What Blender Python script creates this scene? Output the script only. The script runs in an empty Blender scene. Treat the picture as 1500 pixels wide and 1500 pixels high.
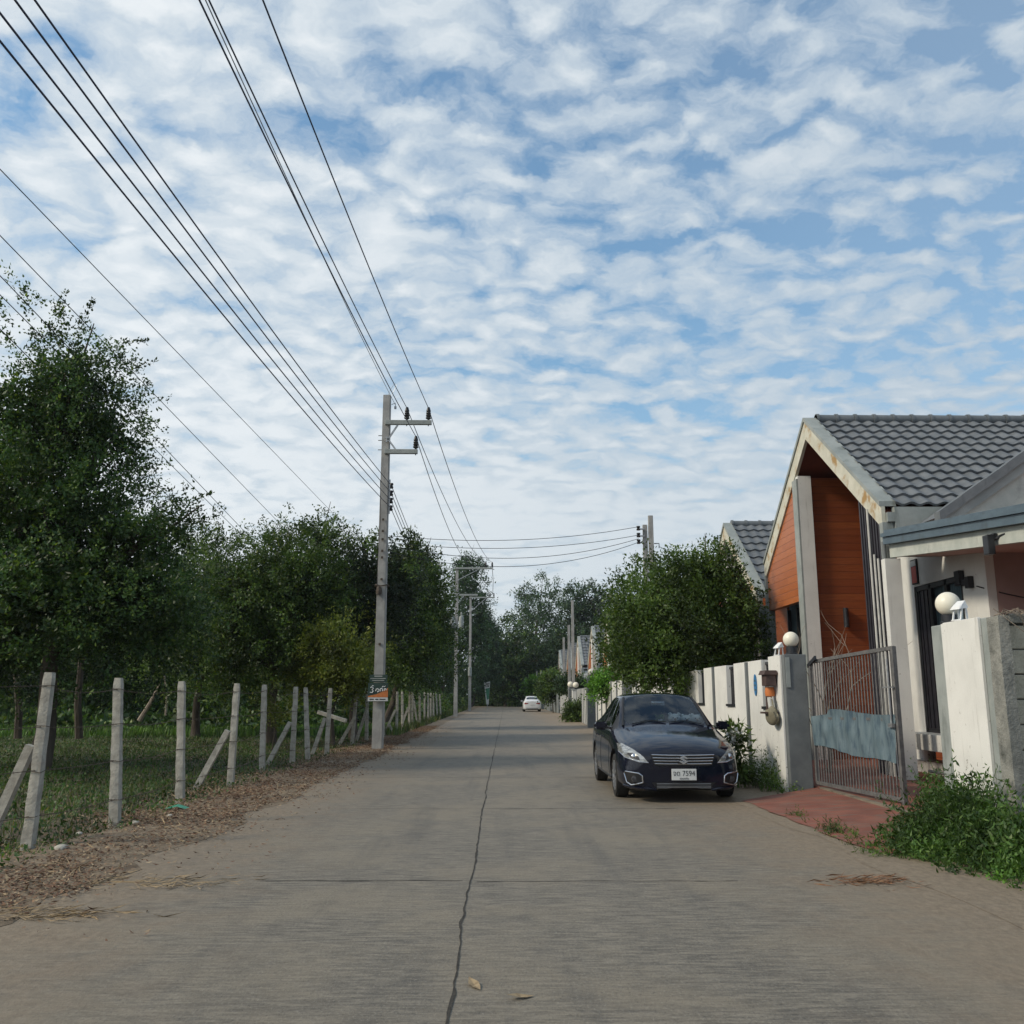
import bpy, bmesh, math, random
import numpy as np
from mathutils import Vector, Matrix, noise
from mathutils.bvhtree import BVHTree

scene = bpy.context.scene
col = scene.collection
rad = math.radians
PI = math.pi

# ------------------------------------------------------------------ camera, sky, sun, exposure
CAM_H = 1.5
FPX = 1350.0
PITCH = math.atan(270 / FPX)
YAW = math.atan(15 / FPX)
cam_d = bpy.data.cameras.new('camera')
cam = bpy.data.objects.new('camera', cam_d)
col.objects.link(cam)
cam.location = (0, 0, CAM_H)
cam.rotation_euler = (PI / 2 + PITCH, 0, -YAW)
cam_d.sensor_width = 36
cam_d.lens = 36 * FPX / 1500
cam_d.clip_start = 0.05
cam_d.clip_end = 3000
scene.camera = cam

SUN_EL = rad(36)
SUN_AZ = rad(-106)          # clockwise from +Y, so the sun stands to the left of the road
sun_dir = Vector((math.cos(SUN_EL) * math.sin(SUN_AZ), math.cos(SUN_EL) * math.cos(SUN_AZ), math.sin(SUN_EL)))
sd = bpy.data.lights.new('sun', 'SUN')
sd.energy = 2.3
sd.angle = rad(9)
sd.color = (1.0, 0.88, 0.70)
sun = bpy.data.objects.new('sun', sd)
col.objects.link(sun)
sun.rotation_euler = (-sun_dir).to_track_quat('-Z', 'Y').to_euler()

scene.view_settings.view_transform = 'Standard'
scene.view_settings.look = 'None'
scene.view_settings.gamma = 1
scene.view_settings.use_curve_mapping = False
scene.view_settings.exposure = 0.30
scene.render.engine = 'CYCLES'
scene.cycles.max_bounces = 6
scene.cycles.transparent_max_bounces = 12
scene.cycles.use_denoising = True


class NT:
    """small helper round a node tree"""
    def __init__(s, tree):
        s.t = tree
        s.n = tree.nodes
        s.l = tree.links

    def new(s, kind, **kw):
        nd = s.n.new(kind)
        for k, v in kw.items():
            setattr(nd, k, v)
        return nd

    def put(s, sock, v):
        if isinstance(v, bpy.types.NodeSocket):
            s.l.new(v, sock)
        elif v is not None:
            if isinstance(v, (tuple, list)) and len(v) == 3 and sock.type == 'RGBA':
                v = (*v, 1)
            sock.default_value = v

    def math(s, op, a, b=None, c=None, clamp=False):
        m = s.new('ShaderNodeMath', operation=op, use_clamp=clamp)
        for i, v in enumerate((a, b, c)):
            if v is not None:
                s.put(m.inputs[i], v)
        return m.outputs[0]

    def vmath(s, op, a, b=None):
        m = s.new('ShaderNodeVectorMath', operation=op)
        s.put(m.inputs[0], a)
        if b is not None:
            s.put(m.inputs[1], b)
        return m.outputs['Value'] if op in ('DOT_PRODUCT', 'LENGTH') else m.outputs['Vector']

    def mix(s, f, a, b, mode='MIX'):
        m = s.new('ShaderNodeMix', data_type='RGBA', blend_type=mode)
        s.put(m.inputs[0], f)
        s.put(m.inputs[6], a)
        s.put(m.inputs[7], b)
        return m.outputs[2]

    def noise(s, vec, scale, detail=4, rough=0.55, dist=0.0):
        m = s.new('ShaderNodeTexNoise')
        if vec is not None:
            s.put(m.inputs['Vector'], vec)
        m.inputs['Scale'].default_value = scale
        m.inputs['Detail'].default_value = detail
        m.inputs['Roughness'].default_value = rough
        m.inputs['Distortion'].default_value = dist
        return m.outputs['Fac']

    def ramp(s, v, lo, hi, a=0.0, b=1.0, smooth=True):
        m = s.new('ShaderNodeMapRange')
        if smooth:
            m.interpolation_type = 'SMOOTHSTEP'
        s.put(m.inputs['Value'], v)
        m.inputs['From Min'].default_value = lo
        m.inputs['From Max'].default_value = hi
        m.inputs['To Min'].default_value = a
        m.inputs['To Max'].default_value = b
        return m.outputs['Result']

    def mapping(s, vec, scale=(1, 1, 1), loc=(0, 0, 0), rot=(0, 0, 0)):
        m = s.new('ShaderNodeMapping')
        s.put(m.inputs['Vector'], vec)
        m.inputs['Scale'].default_value = scale
        m.inputs['Location'].default_value = loc
        m.inputs['Rotation'].default_value = rot
        return m.outputs['Vector']


# sky: clear-sky dome with a thin broken sheet of small high clouds
world = bpy.data.worlds.new('World')
scene.world = world
world.use_nodes = True
w = NT(world.node_tree)
bg = next(n for n in w.n if n.type == 'BACKGROUND')
sky = w.new('ShaderNodeTexSky', sky_type='NISHITA')
sky.sun_disc = False
sky.sun_elevation = SUN_EL
sky.sun_rotation = SUN_AZ
sky.air_density = 1.2
sky.dust_density = 1.2
sky.ozone_density = 2.0
tc = w.new('ShaderNodeTexCoord')
dirv = tc.outputs['Generated']
sep = w.new('ShaderNodeSeparateXYZ')
w.l.new(dirv, sep.inputs[0])
dz = w.math('MAXIMUM', sep.outputs['Z'], 0.0)
den = w.math('ADD', dz, 0.20)
cxy = w.new('ShaderNodeCombineXYZ')
w.put(cxy.inputs[0], w.math('DIVIDE', sep.outputs['X'], den))
w.put(cxy.inputs[1], w.math('DIVIDE', sep.outputs['Y'], den))
P = cxy.outputs[0]
wob = w.new('ShaderNodeTexNoise')
w.put(wob.inputs['Vector'], P)
wob.inputs['Scale'].default_value = 6.0
wob.inputs['Detail'].default_value = 5
wob.inputs['Roughness'].default_value = 0.6
Pw = w.vmath('ADD', P, w.vmath('MULTIPLY', w.vmath('SUBTRACT', wob.outputs['Color'], (0.5, 0.5, 0.5)), (0.17, 0.17, 0)))
Pr = w.mapping(Pw, scale=(0.85, 1.15, 1), rot=(0, 0, rad(-20)))
cells = w.new('ShaderNodeTexVoronoi', feature='SMOOTH_F1')
w.put(cells.inputs['Vector'], Pr)
cells.inputs['Scale'].default_value = 17.0
cells.inputs['Smoothness'].default_value = 0.8
puff = w.math('SUBTRACT', 0.75, cells.outputs['Distance'])
fine = w.noise(Pr, 20.0, 8, 0.62)
mid = w.noise(Pr, 8.5, 6, 0.6, 0.2)
big = w.noise(w.mapping(P, loc=(3.1, 1.7, 0)), 1.3, 3, 0.5)
side = w.math('MULTIPLY', sep.outputs['X'], -0.17)
low = w.ramp(dz, 0.42, 0.10, 0.0, 0.34)
dens = w.math('ADD', w.math('MULTIPLY', puff, 0.50), w.math('MULTIPLY', fine, 0.40))
dens = w.math('ADD', dens, w.math('MULTIPLY', mid, 0.55))
dens = w.math('ADD', dens, w.math('MULTIPLY', big, 0.36))
dens = w.math('ADD', dens, w.math('ADD', side, low))
veil = w.ramp(sep.outputs['X'], 0.05, 0.5, 0.14, 0.34)
veil = w.math('ADD', veil, w.ramp(dz, 0.42, 0.10, 0.0, 0.38))
cov = w.math('MAXIMUM', w.ramp(dens, 0.50, 0.94, 0.0, 1.0), veil)
thick = w.ramp(dens, 0.82, 1.16)
sunward = w.vmath('DOT_PRODUCT', dirv, tuple(sun_dir))
glow = w.ramp(sunward, -0.80, 0.45)
ccol = w.mix(glow, (2.75, 3.35, 3.95), (4.1, 4.6, 5.0))
ccol = w.mix(thick, ccol, w.mix(glow, (3.3, 3.75, 4.15), (5.5, 5.75, 5.9)))
skyc = w.mix(1.0, sky.outputs[0], (0.58, 0.92, 1.02), 'MULTIPLY')
fin = w.mix(w.math('MULTIPLY', cov, 0.95), skyc, ccol)
w.put(bg.inputs['Color'], fin)
bg.inputs['Strength'].default_value = 0.13


def spot(x, y, Y):
    """point at distance Y on the line of sight through photo pixel (x, y)"""
    a = (x - 750) / FPX
    b = (750 - y) / FPX
    cp, sp = math.cos(PITCH), math.sin(PITCH)
    v = Vector((a, cp - b * sp, sp + b * cp))
    c, s = math.cos(-YAW), math.sin(-YAW)
    v = Vector((c * v.x - s * v.y, s * v.x + c * v.y, v.z))
    return Vector((0, 0, CAM_H)) + v * (Y / v.y)


# ------------------------------------------------------------------ object helpers
def tag(o, label=None, cat=None, group=None, kind=None):
    if label:
        o['label'] = label
    if cat:
        o['category'] = cat
    if group:
        o['group'] = group
    if kind:
        o['kind'] = kind
    return o


def empty(name, loc=(0, 0, 0), label=None, cat=None, group=None, rz=0.0):
    o = bpy.data.objects.new(name, None)
    o.empty_display_size = 0.2
    col.objects.link(o)
    o.location = loc
    o.rotation_euler = (0, 0, rz)
    return tag(o, label, cat, group)


def link_mesh(name, me, mat=None, parent=None, smooth=False):
    o = bpy.data.objects.new(name, me)
    col.objects.link(o)
    if mat:
        me.materials.append(mat)
    if smooth:
        me.polygons.foreach_set('use_smooth', [True] * len(me.polygons))
    if parent:
        o.parent = parent
    return o


class MB:
    """mesh builder: collects boxes, tubes, prisms and lathes into one mesh"""
    def __init__(s):
        s.v = []
        s.f = []

    def add(s, vs, fs):
        b = len(s.v)
        s.v += [tuple(p) for p in vs]
        s.f += [tuple(i + b for i in f) for f in fs]
        return s

    def hexa(s, bot, top):
        return s.add(list(bot) + list(top), [(3, 2, 1, 0), (4, 5, 6, 7), (0, 1, 5, 4), (1, 2, 6, 5), (2, 3, 7, 6), (3, 0, 4, 7)])

    def box(s, x0, x1, y0, y1, z0, z1, ch=0.0):
        if ch <= 0:
            return s.hexa([(x0, y0, z0), (x1, y0, z0), (x1, y1, z0), (x0, y1, z0)], [(x0, y0, z1), (x1, y0, z1), (x1, y1, z1), (x0, y1, z1)])
        bm = bmesh.new()
        bmesh.ops.create_cube(bm, size=1)
        for q in bm.verts:
            q.co = Vector(((x0 + x1) / 2 + q.co.x * (x1 - x0), (y0 + y1) / 2 + q.co.y * (y1 - y0), (z0 + z1) / 2 + q.co.z * (z1 - z0)))
        bmesh.ops.bevel(bm, geom=bm.edges[:], offset=ch, segments=2, affect='EDGES', profile=0.6)
        s.bm(bm)
        return s

    def bm(s, bm, M=None):
        bm.verts.index_update()
        s.add([(M @ q.co) if M else q.co for q in bm.verts], [[q.index for q in f.verts] for f in bm.faces])
        bm.free()
        return s

    def bar(s, a, b, wx, wy=None, wx2=None, wy2=None, up=(0, 0, 1)):
        """four-sided bar from a to b, optionally tapering"""
        a, b = Vector(a), Vector(b)
        wy = wy if wy is not None else wx
        wx2 = wx2 if wx2 is not None else wx
        wy2 = wy2 if wy2 is not None else wy
        d = (b - a).normalized()
        u = Vector(up)
        if abs(d.dot(u)) > 0.95:
            u = Vector((0, 1, 0))
        r = d.cross(u).normalized()
        u = r.cross(d).normalized()
        def ring(c, x, y):
            return [c - r * x / 2 - u * y / 2, c + r * x / 2 - u * y / 2, c + r * x / 2 + u * y / 2, c - r * x / 2 + u * y / 2]
        return s.hexa(ring(a, wx, wy), ring(b, wx2, wy2))

    def tube(s, pts, r, n=8, r2=None, cap=True):
        pts = [Vector(p) for p in pts]
        m = len(pts)
        rs = [r[i] if isinstance(r, (list, tuple)) else (r + ((r2 if r2 is not None else r) - r) * i / max(1, m - 1)) for i in range(m)]
        vs, fs = [], []
        prev = None
        for i, p in enumerate(pts):
            t = (pts[min(i + 1, m - 1)] - pts[max(i - 1, 0)]).normalized()
            if prev is None:
                u = t.orthogonal().normalized()
            else:
                u = prev - t * prev.dot(t)
                u = u.normalized() if u.length > 1e-6 else t.orthogonal().normalized()
            prev = u
            v = t.cross(u)
            for k in range(n):
                a = 2 * PI * k / n
                vs.append(p + (u * math.cos(a) + v * math.sin(a)) * rs[i])
        for i in range(m - 1):
            for k in range(n):
                fs.append((i * n + k, i * n + (k + 1) % n, (i + 1) * n + (k + 1) % n, (i + 1) * n + k))
        if cap:
            fs.append(tuple(reversed(range(n))))
            fs.append(tuple((m - 1) * n + k for k in range(n)))
        return s.add(vs, fs)

    def lathe(s, prof, n=24, M=None):
        """prof: (radius, height) pairs turned about z"""
        vs, fs = [], []
        for (r, z) in prof:
            for k in range(n):
                a = 2 * PI * k / n
                p = Vector((max(r, 1e-4) * math.cos(a), max(r, 1e-4) * math.sin(a), z))
                vs.append(M @ p if M else p)
        for i in range(len(prof) - 1):
            for k in range(n):
                fs.append((i * n + k, i * n + (k + 1) % n, (i + 1) * n + (k + 1) % n, (i + 1) * n + k))
        return s.add(vs, fs)

    def prism(s, poly, d0, d1, axis='x'):
        """polygon given in the two other axes, extruded along axis from d0 to d1"""
        def P(a, b, d):
            return {'x': (d, a, b), 'y': (a, d, b), 'z': (a, b, d)}[axis]
        n = len(poly)
        vs = [P(a, b, d0) for a, b in poly] + [P(a, b, d1) for a, b in poly]
        fs = [tuple(range(n)), tuple(n + i for i in reversed(range(n)))]
        fs += [(i, (i + 1) % n, n + (i + 1) % n, n + i) for i in range(n)]
        return s.add(vs, fs)

    def build(s, name, mat=None, parent=None, smooth=False, fix=True):
        me = bpy.data.meshes.new(name)
        me.from_pydata(s.v, [], s.f)
        if fix:
            bm = bmesh.new()
            bm.from_mesh(me)
            bmesh.ops.recalc_face_normals(bm, faces=bm.faces)
            bm.to_mesh(me)
            bm.free()
        o = link_mesh(name, me, mat, parent)
        if smooth:
            me.polygons.foreach_set('use_smooth', [True] * len(me.polygons))
            try:
                me.set_sharp_from_angle(angle=rad(40))
            except Exception:
                pass
        return o


def copy_tree(o, parent=None):
    c = o.copy()
    col.objects.link(c)
    if parent:
        c.parent = parent
    for ch in [q for q in o.children]:
        copy_tree(ch, c)
    return c


def text_mesh(body, size):
    cu = bpy.data.curves.new('letters', 'FONT')
    cu.body = body
    cu.size = size
    cu.align_x = 'CENTER'
    cu.align_y = 'CENTER'
    cu.extrude = 0.001
    o = bpy.data.objects.new('letters', cu)
    col.objects.link(o)
    dg = bpy.context.evaluated_depsgraph_get()
    me = bpy.data.meshes.new_from_object(o.evaluated_get(dg))
    bpy.data.objects.remove(o)
    return me


# ------------------------------------------------------------------ materials
MATS = {}


def material(name):
    m = bpy.data.materials.new(name)
    m.use_nodes = True
    t = NT(m.node_tree)
    b = next(n for n in t.n if n.type == 'BSDF_PRINCIPLED')
    MATS[name] = m
    return m, t, b


def simple(name, c1, c2=None, scale=6.0, rough=0.7, bump=0.15, bscale=60.0, metal=0.0, spec=0.4, stretch=(1, 1, 1), dirt=None, dirt_scale=1.5, dirt_lo=0.55, dirt_hi=0.75, dirt_stretch=(1, 1, 1), coat=0.0):
    """two-tone mottled surface with optional blotches of dirt"""
    m, t, b = material(name)
    co = t.new('ShaderNodeTexCoord').outputs['Object']
    c2 = c2 or tuple(min(1, q * 1.25) for q in c1)
    v = t.mapping(co, stretch)
    f = t.ramp(t.noise(v, scale, 6, 0.6), 0.3, 0.7)
    c = t.mix(f, c1, c2)
    if dirt:
        d = t.ramp(t.noise(t.mapping(co, dirt_stretch), dirt_scale, 7, 0.65), dirt_lo, dirt_hi)
        c = t.mix(d, c, dirt)
    t.put(b.inputs['Base Color'], c)
    b.inputs['Roughness'].default_value = rough
    b.inputs['Metallic'].default_value = metal
    b.inputs['Specular IOR Level'].default_value = spec
    b.inputs['Coat Weight'].default_value = coat
    b.inputs['Coat Roughness'].default_value = 0.04
    if bump:
        bn = t.new('ShaderNodeBump')
        bn.inputs['Strength'].default_value = bump
        bn.inputs['Distance'].default_value = 0.02
        t.put(bn.inputs['Height'], t.noise(v, bscale, 5, 0.6))
        t.put(b.inputs['Normal'], bn.outputs[0])
    return m


def foliage(name, c1, c2, c3, trans=0.25):
    m, t, b = material(name)
    geo = t.new('ShaderNodeNewGeometry')
    oi = t.new('ShaderNodeObjectInfo')
    r = geo.outputs['Random Per Island']
    c = t.mix(t.ramp(r, 0.0, 0.7, smooth=False), c1, c2)
    c = t.mix(t.ramp(r, 0.78, 1.0), c, c3)
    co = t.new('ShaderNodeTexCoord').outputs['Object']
    cl = t.ramp(t.noise(co, 0.9, 3, 0.6), 0.36, 0.64, 0.42, 1.55)  # highlights and shade of the clumps are put into the leaf colour
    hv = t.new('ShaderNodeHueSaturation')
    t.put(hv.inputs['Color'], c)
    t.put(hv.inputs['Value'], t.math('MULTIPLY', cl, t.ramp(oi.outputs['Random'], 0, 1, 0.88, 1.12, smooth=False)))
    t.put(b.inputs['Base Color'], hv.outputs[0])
    b.inputs['Roughness'].default_value = 0.5
    b.inputs['Specular IOR Level'].default_value = 0.35
    tr = t.new('ShaderNodeBsdfTranslucent')
    t.put(tr.inputs['Color'], t.mix(1.0, hv.outputs[0], (1.5, 1.6, 0.5), 'MULTIPLY'))
    mx = t.new('ShaderNodeMixShader')
    mx.inputs[0].default_value = trans
    t.l.new(b.outputs[0], mx.inputs[1])
    t.l.new(tr.outputs[0], mx.inputs[2])
    out = next(n for n in t.n if n.type == 'OUTPUT_MATERIAL')
    t.l.new(mx.outputs[0], out.inputs['Surface'])
    return m


def concrete_road():
    m, t, b = material('road_concrete')
    co = t.new('ShaderNodeTexCoord').outputs['Object']
    sp = t.new('ShaderNodeSeparateXYZ')
    t.l.new(co, sp.inputs[0])
    broom = t.noise(t.mapping(co, (1.7, 11, 1)), 2.2, 7, 0.78)
    broom2 = t.noise(t.mapping(co, (1.0, 7, 1)), 1.7, 6, 0.7)
    grit = t.noise(t.mapping(co, (1, .6, 1)), 55, 5, 0.8)
    grit2 = t.noise(t.mapping(co, (1, .55, 1)), 17, 7, 0.8)
    blot = t.noise(co, 0.55, 6, 0.62, 0.4)
    blot2 = t.noise(co, 2.3, 7, 0.68, 0.3)
    c = t.mix(t.ramp(broom, 0.38, 0.62), (0.094, 0.083, 0.067), (0.225, 0.198, 0.155))
    c = t.mix(t.ramp(broom2, 0.48, 0.74, 0, 0.28), c, (0.070, 0.064, 0.058))
    c = t.mix(t.ramp(blot, 0.44, 0.62, 0, 0.65), c, (0.210, 0.178, 0.130))
    c = t.mix(t.ramp(blot2, 0.50, 0.70, 0, 0.36), c, (0.058, 0.054, 0.050))
    lane = t.noise(t.mapping(co, (1.6, 0.10, 1)), 1.5, 5, 0.6)
    c = t.mix(t.ramp(lane, 0.50, 0.70, 0, 0.35), c, (0.060, 0.057, 0.054))
    spotd = t.noise(co, 6.5, 6, 0.7)
    c = t.mix(t.ramp(spotd, 0.60, 0.72, 0, 0.45), c, (0.040, 0.038, 0.036))
    c = t.mix(t.ramp(grit2, 0.54, 0.72, 0, 0.5), c, (0.25, 0.228, 0.19))
    c = t.mix(t.ramp(grit, 0.52, 0.70, 0, 0.7), c, (0.30, 0.275, 0.23))
    c = t.mix(t.ramp(grit, 0.46, 0.30, 0, 0.8), c, (0.028, 0.027, 0.026))
    lines = t.math('ABSOLUTE', t.math('SUBTRACT', t.noise(t.mapping(co, (0.35, 4.5, 1)), 2.4, 4, 0.6), 0.5))
    c = t.mix(t.ramp(lines, 0.008, 0.0, 0, 0.4), c, (0.036, 0.034, 0.032))
    # sandy soil washed in from both sides
    ax = t.math('ABSOLUTE', t.math('ADD', sp.outputs['X'], -0.05))
    edge = t.math('ADD', ax, t.math('MULTIPLY', t.math('SUBTRACT', blot2, 0.5), 3.2))
    soil = t.mix(t.ramp(grit2, 0.3, 0.7), (0.150, 0.115, 0.078), (0.26, 0.205, 0.145))
    c = t.mix(t.ramp(edge, 1.5, 3.6, 0, 0.92), c, soil)
    t.put(b.inputs['Base Color'], c)
    b.inputs['Roughness'].default_value = 0.68
    b.inputs['Specular IOR Level'].default_value = 0.45
    bn = t.new('ShaderNodeBump')
    bn.inputs['Strength'].default_value = 0.7
    bn.inputs['Distance'].default_value = 0.010
    t.put(bn.inputs['Height'], t.math('ADD', broom, t.math('MULTIPLY', grit, 0.6)))
    t.put(b.inputs['Normal'], bn.outputs[0])
    return m


def wood_boards(name, c1, c2, c3, step=0.17):
    """horizontal stained boards: tone changes from board to board, dark grooves between"""
    m, t, b = material(name)
    co = t.new('ShaderNodeTexCoord').outputs['Object']
    sp = t.new('ShaderNodeSeparateXYZ')
    t.l.new(co, sp.inputs[0])
    k = t.math('DIVIDE', sp.outputs['Z'], step)
    row = t.math('FLOOR', k)
    seg = t.math('FLOOR', t.math('ADD', t.math('MULTIPLY', sp.outputs['Y'], 0.55), t.math('MULTIPLY', row, 0.37)))
    cb = t.new('ShaderNodeCombineXYZ')
    t.put(cb.inputs[0], row)
    t.put(cb.inputs[1], seg)
    wn = t.new('ShaderNodeTexWhiteNoise', noise_dimensions='3D')
    t.l.new(cb.outputs[0], wn.inputs['Vector'])
    grain = t.noise(t.mapping(co, (1.2, 1.2, 22)), 2.5, 6, 0.6, 0.5)
    c = t.mix(wn.outputs['Value'], c1, c2)
    c = t.mix(t.ramp(grain, 0.35, 0.72, 0, 0.6), c, c3)
    fr = t.math('FRACT', k)
    gap = t.math('MINIMUM', t.ramp(fr, 0.0, 0.05), t.ramp(fr, 1.0, 0.96))
    c = t.mix(t.ramp(gap, 0, 1, 0.25, 1.0), (0.03, 0.012, 0.008), c)
    t.put(b.inputs['Base Color'], c)
    b.inputs['Roughness'].default_value = 0.42
    bn = t.new('ShaderNodeBump')
    bn.inputs['Strength'].default_value = 0.5
    bn.inputs['Distance'].default_value = 0.01
    t.put(bn.inputs['Height'], t.math('ADD', gap, t.math('MULTIPLY', grain, 0.2)))
    t.put(b.inputs['Normal'], bn.outputs[0])
    return m


def window_glass(name, tint, keep):
    m, t, b = material(name)
    t.n.remove(b)
    out = next(n for n in t.n if n.type == 'OUTPUT_MATERIAL')
    tr = t.new('ShaderNodeBsdfTransparent')
    tr.inputs[0].default_value = (*tint, 1)
    gl = t.new('ShaderNodeBsdfGlossy')
    gl.inputs['Roughness'].default_value = 0.02
    gl.inputs['Color'].default_value = (0.9, 0.95, 1, 1)
    fr = t.new('ShaderNodeFresnel')
    fr.inputs['IOR'].default_value = 1.5
    f = t.math('ADD', fr.outputs[0], keep, clamp=True)
    mx = t.new('ShaderNodeMixShader')
    t.l.new(f, mx.inputs[0])
    t.l.new(tr.outputs[0], mx.inputs[1])
    t.l.new(gl.outputs[0], mx.inputs[2])
    t.l.new(mx.outputs[0], out.inputs['Surface'])
    return m


def white_paint(name, base=(0.70, 0.70, 0.67)):
    """white render, streaked and spotted with grime and flaking"""
    m, t, b = material(name)
    co = t.new('ShaderNodeTexCoord').outputs['Object']
    sp = t.new('ShaderNodeSeparateXYZ')
    t.l.new(co, sp.inputs[0])
    c = t.mix(t.ramp(t.noise(co, 1.3, 5, 0.6), 0.35, 0.7), base, tuple(q * 0.86 for q in base))
    st = t.noise(t.mapping(co, (6, 6, 0.5)), 2.2, 6, 0.65)
    c = t.mix(t.ramp(st, 0.56, 0.78, 0, 0.55), c, (0.30, 0.29, 0.26))
    sptt = t.noise(co, 11, 5, 0.7)
    lowz = t.ramp(t.math('ADD', sp.outputs['Z'], t.math('MULTIPLY', t.math('SUBTRACT', st, 0.5), 1.2)), 1.1, 0.0, 0, 0.10)
    c = t.mix(t.ramp(t.math('ADD', sptt, lowz), 0.64, 0.72, 0, 0.75), c, (0.22, 0.20, 0.17))
    t.put(b.inputs['Base Color'], c)
    b.inputs['Roughness'].default_value = 0.75
    bn = t.new('ShaderNodeBump')
    bn.inputs['Strength'].default_value = 0.2
    bn.inputs['Distance'].default_value = 0.01
    t.put(bn.inputs['Height'], t.noise(co, 45, 5, 0.6))
    t.put(b.inputs['Normal'], bn.outputs[0])
    return m


M_ROAD = concrete_road()
M_SOIL = simple('soil', (0.060, 0.046, 0.032), (0.125, 0.095, 0.064), 2.2, 0.95, 0.6, 30, dirt=(0.045, 0.060, 0.024), dirt_scale=0.8)
M_VERGE = simple('verge_soil', (0.125, 0.095, 0.064), (0.225, 0.175, 0.122), 5, 0.95, 0.8, 40, dirt=(0.07, 0.043, 0.028), dirt_scale=2.0)
M_APRON = simple('apron_cement', (0.12, 0.10, 0.075), (0.22, 0.185, 0.14), 3.0, 0.9, 0.5, 50, dirt=(0.085, 0.08, 0.06), dirt_scale=1.4)
M_RED = simple('red_cement', (0.165, 0.055, 0.037), (0.25, 0.088, 0.058), 2.5, 0.75, 0.4, 60, dirt=(0.14, 0.115, 0.09), dirt_scale=2.6, dirt_lo=0.47, dirt_hi=0.68, dirt_stretch=(0.7, 5, 1))
M_JOINT = simple('joint_dirt', (0.022, 0.020, 0.017), (0.05, 0.045, 0.037), 12, 0.95, 0.4)
M_POST = simple('post_concrete', (0.29, 0.27, 0.23), (0.46, 0.435, 0.375), 9, 0.9, 0.5, 45, dirt=(0.12, 0.12, 0.10), dirt_scale=4, dirt_lo=0.56, dirt_hi=0.8)
M_POLE = simple('pole_concrete', (0.27, 0.265, 0.255), (0.38, 0.372, 0.352), 3, 0.85, 0.35, 40, dirt=(0.17, 0.16, 0.15), dirt_scale=2, dirt_stretch=(3, 3, 0.4))
M_ARM = simple('arm_concrete', (0.24, 0.26, 0.25), (0.34, 0.36, 0.34), 6, 0.8, 0.2)
M_STEEL = simple('galvanised_steel', (0.28, 0.29, 0.30), (0.42, 0.43, 0.44), 14, 0.45, 0.05, metal=0.7)
M_RUST = simple('rusty_wire', (0.05, 0.040, 0.033), (0.10, 0.075, 0.055), 20, 0.8, 0.0)
M_CABLE = simple('cable_black', (0.012, 0.013, 0.016), (0.022, 0.023, 0.028), 10, 0.6, 0.0)
M_CABLEB = simple('cable_blue_black', (0.014, 0.020, 0.055), (0.022, 0.030, 0.075), 10, 0.5, 0.0)
M_INSUL = simple('insulator_glaze', (0.012, 0.012, 0.014), (0.03, 0.028, 0.028), 10, 0.25, 0.0)
M_BARK = simple('bark', (0.045, 0.036, 0.027), (0.10, 0.083, 0.064), 5, 0.95, 0.9, 18, stretch=(1, 1, 0.3))
M_TWIG = simple('pale_twig', (0.19, 0.155, 0.12), (0.30, 0.25, 0.20), 6, 0.9, 0.3)
M_WHITE = white_paint('white_render')
M_WHITE2 = white_paint('white_column', (0.66, 0.66, 0.63))
M_GREY = simple('grey_render', (0.115, 0.128, 0.135), (0.165, 0.18, 0.185), 2.5, 0.8, 0.25, 40, dirt=(0.085, 0.09, 0.088), dirt_scale=2)
M_TRIM = simple('grey_trim', (0.22, 0.245, 0.24), (0.30, 0.325, 0.315), 2.5, 0.75, 0.15, 40, dirt=(0.15, 0.17, 0.16), dirt_scale=3, dirt_stretch=(1, 1, 0.3))
M_FASCIA = simple('fascia_board', (0.46, 0.45, 0.37), (0.58, 0.565, 0.48), 3, 0.75, 0.2, 30, dirt=(0.34, 0.215, 0.085), dirt_scale=2.1, dirt_lo=0.50, dirt_hi=0.66)
M_FASCIA2 = simple('fascia_board_grey', (0.36, 0.39, 0.36), (0.47, 0.49, 0.45), 3, 0.75, 0.15, 30, dirt=(0.27, 0.29, 0.27), dirt_scale=2.6)
M_GUTTER = simple('gutter_blue', (0.060, 0.092, 0.120), (0.085, 0.125, 0.155), 4, 0.4, 0.05, dirt=(0.05, 0.065, 0.075), dirt_scale=3)
M_TILE = simple('roof_tile_grey', (0.105, 0.115, 0.125), (0.155, 0.166, 0.178), 3.5, 0.6, 0.2, 50, dirt=(0.085, 0.095, 0.10), dirt_scale=1.2)
M_TILECAP = simple('ridge_cap_grey', (0.105, 0.118, 0.128), (0.145, 0.158, 0.168), 3.5, 0.6, 0.2, 50)
M_WOOD = wood_boards('wood_boards', (0.19, 0.050, 0.018), (0.26, 0.078, 0.026), (0.140, 0.034, 0.013))  # darker copy of the boards, with the recess shade put into its colour
M_WOODP = wood_boards('wood_boards_lit', (0.37, 0.112, 0.035), (0.45, 0.148, 0.048), (0.28, 0.08, 0.026))  # lit copy of the boards, with the light put into its brighter colour
M_SOFFIT = simple('soffit_red', (0.13, 0.038, 0.024), (0.17, 0.05, 0.03), 3, 0.6, 0.1)
M_SOFFIT2 = simple('carport_soffit', (0.44, 0.275, 0.235), (0.50, 0.315, 0.27), 3, 0.7, 0.1)
M_BROWNWALL = simple('brown_wall', (0.30, 0.205, 0.185), (0.36, 0.245, 0.225), 2, 0.8, 0.15)
M_DARK = simple('dark_frame', (0.016, 0.018, 0.022), (0.028, 0.030, 0.036), 6, 0.4, 0.0)
M_SLAT = simple('slat_dark', (0.028, 0.026, 0.034), (0.045, 0.042, 0.052), 5, 0.5, 0.1)
M_PALEPIPE = simple('pale_pipe', (0.42, 0.42, 0.40), (0.55, 0.55, 0.52), 5, 0.5, 0.1)
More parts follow.
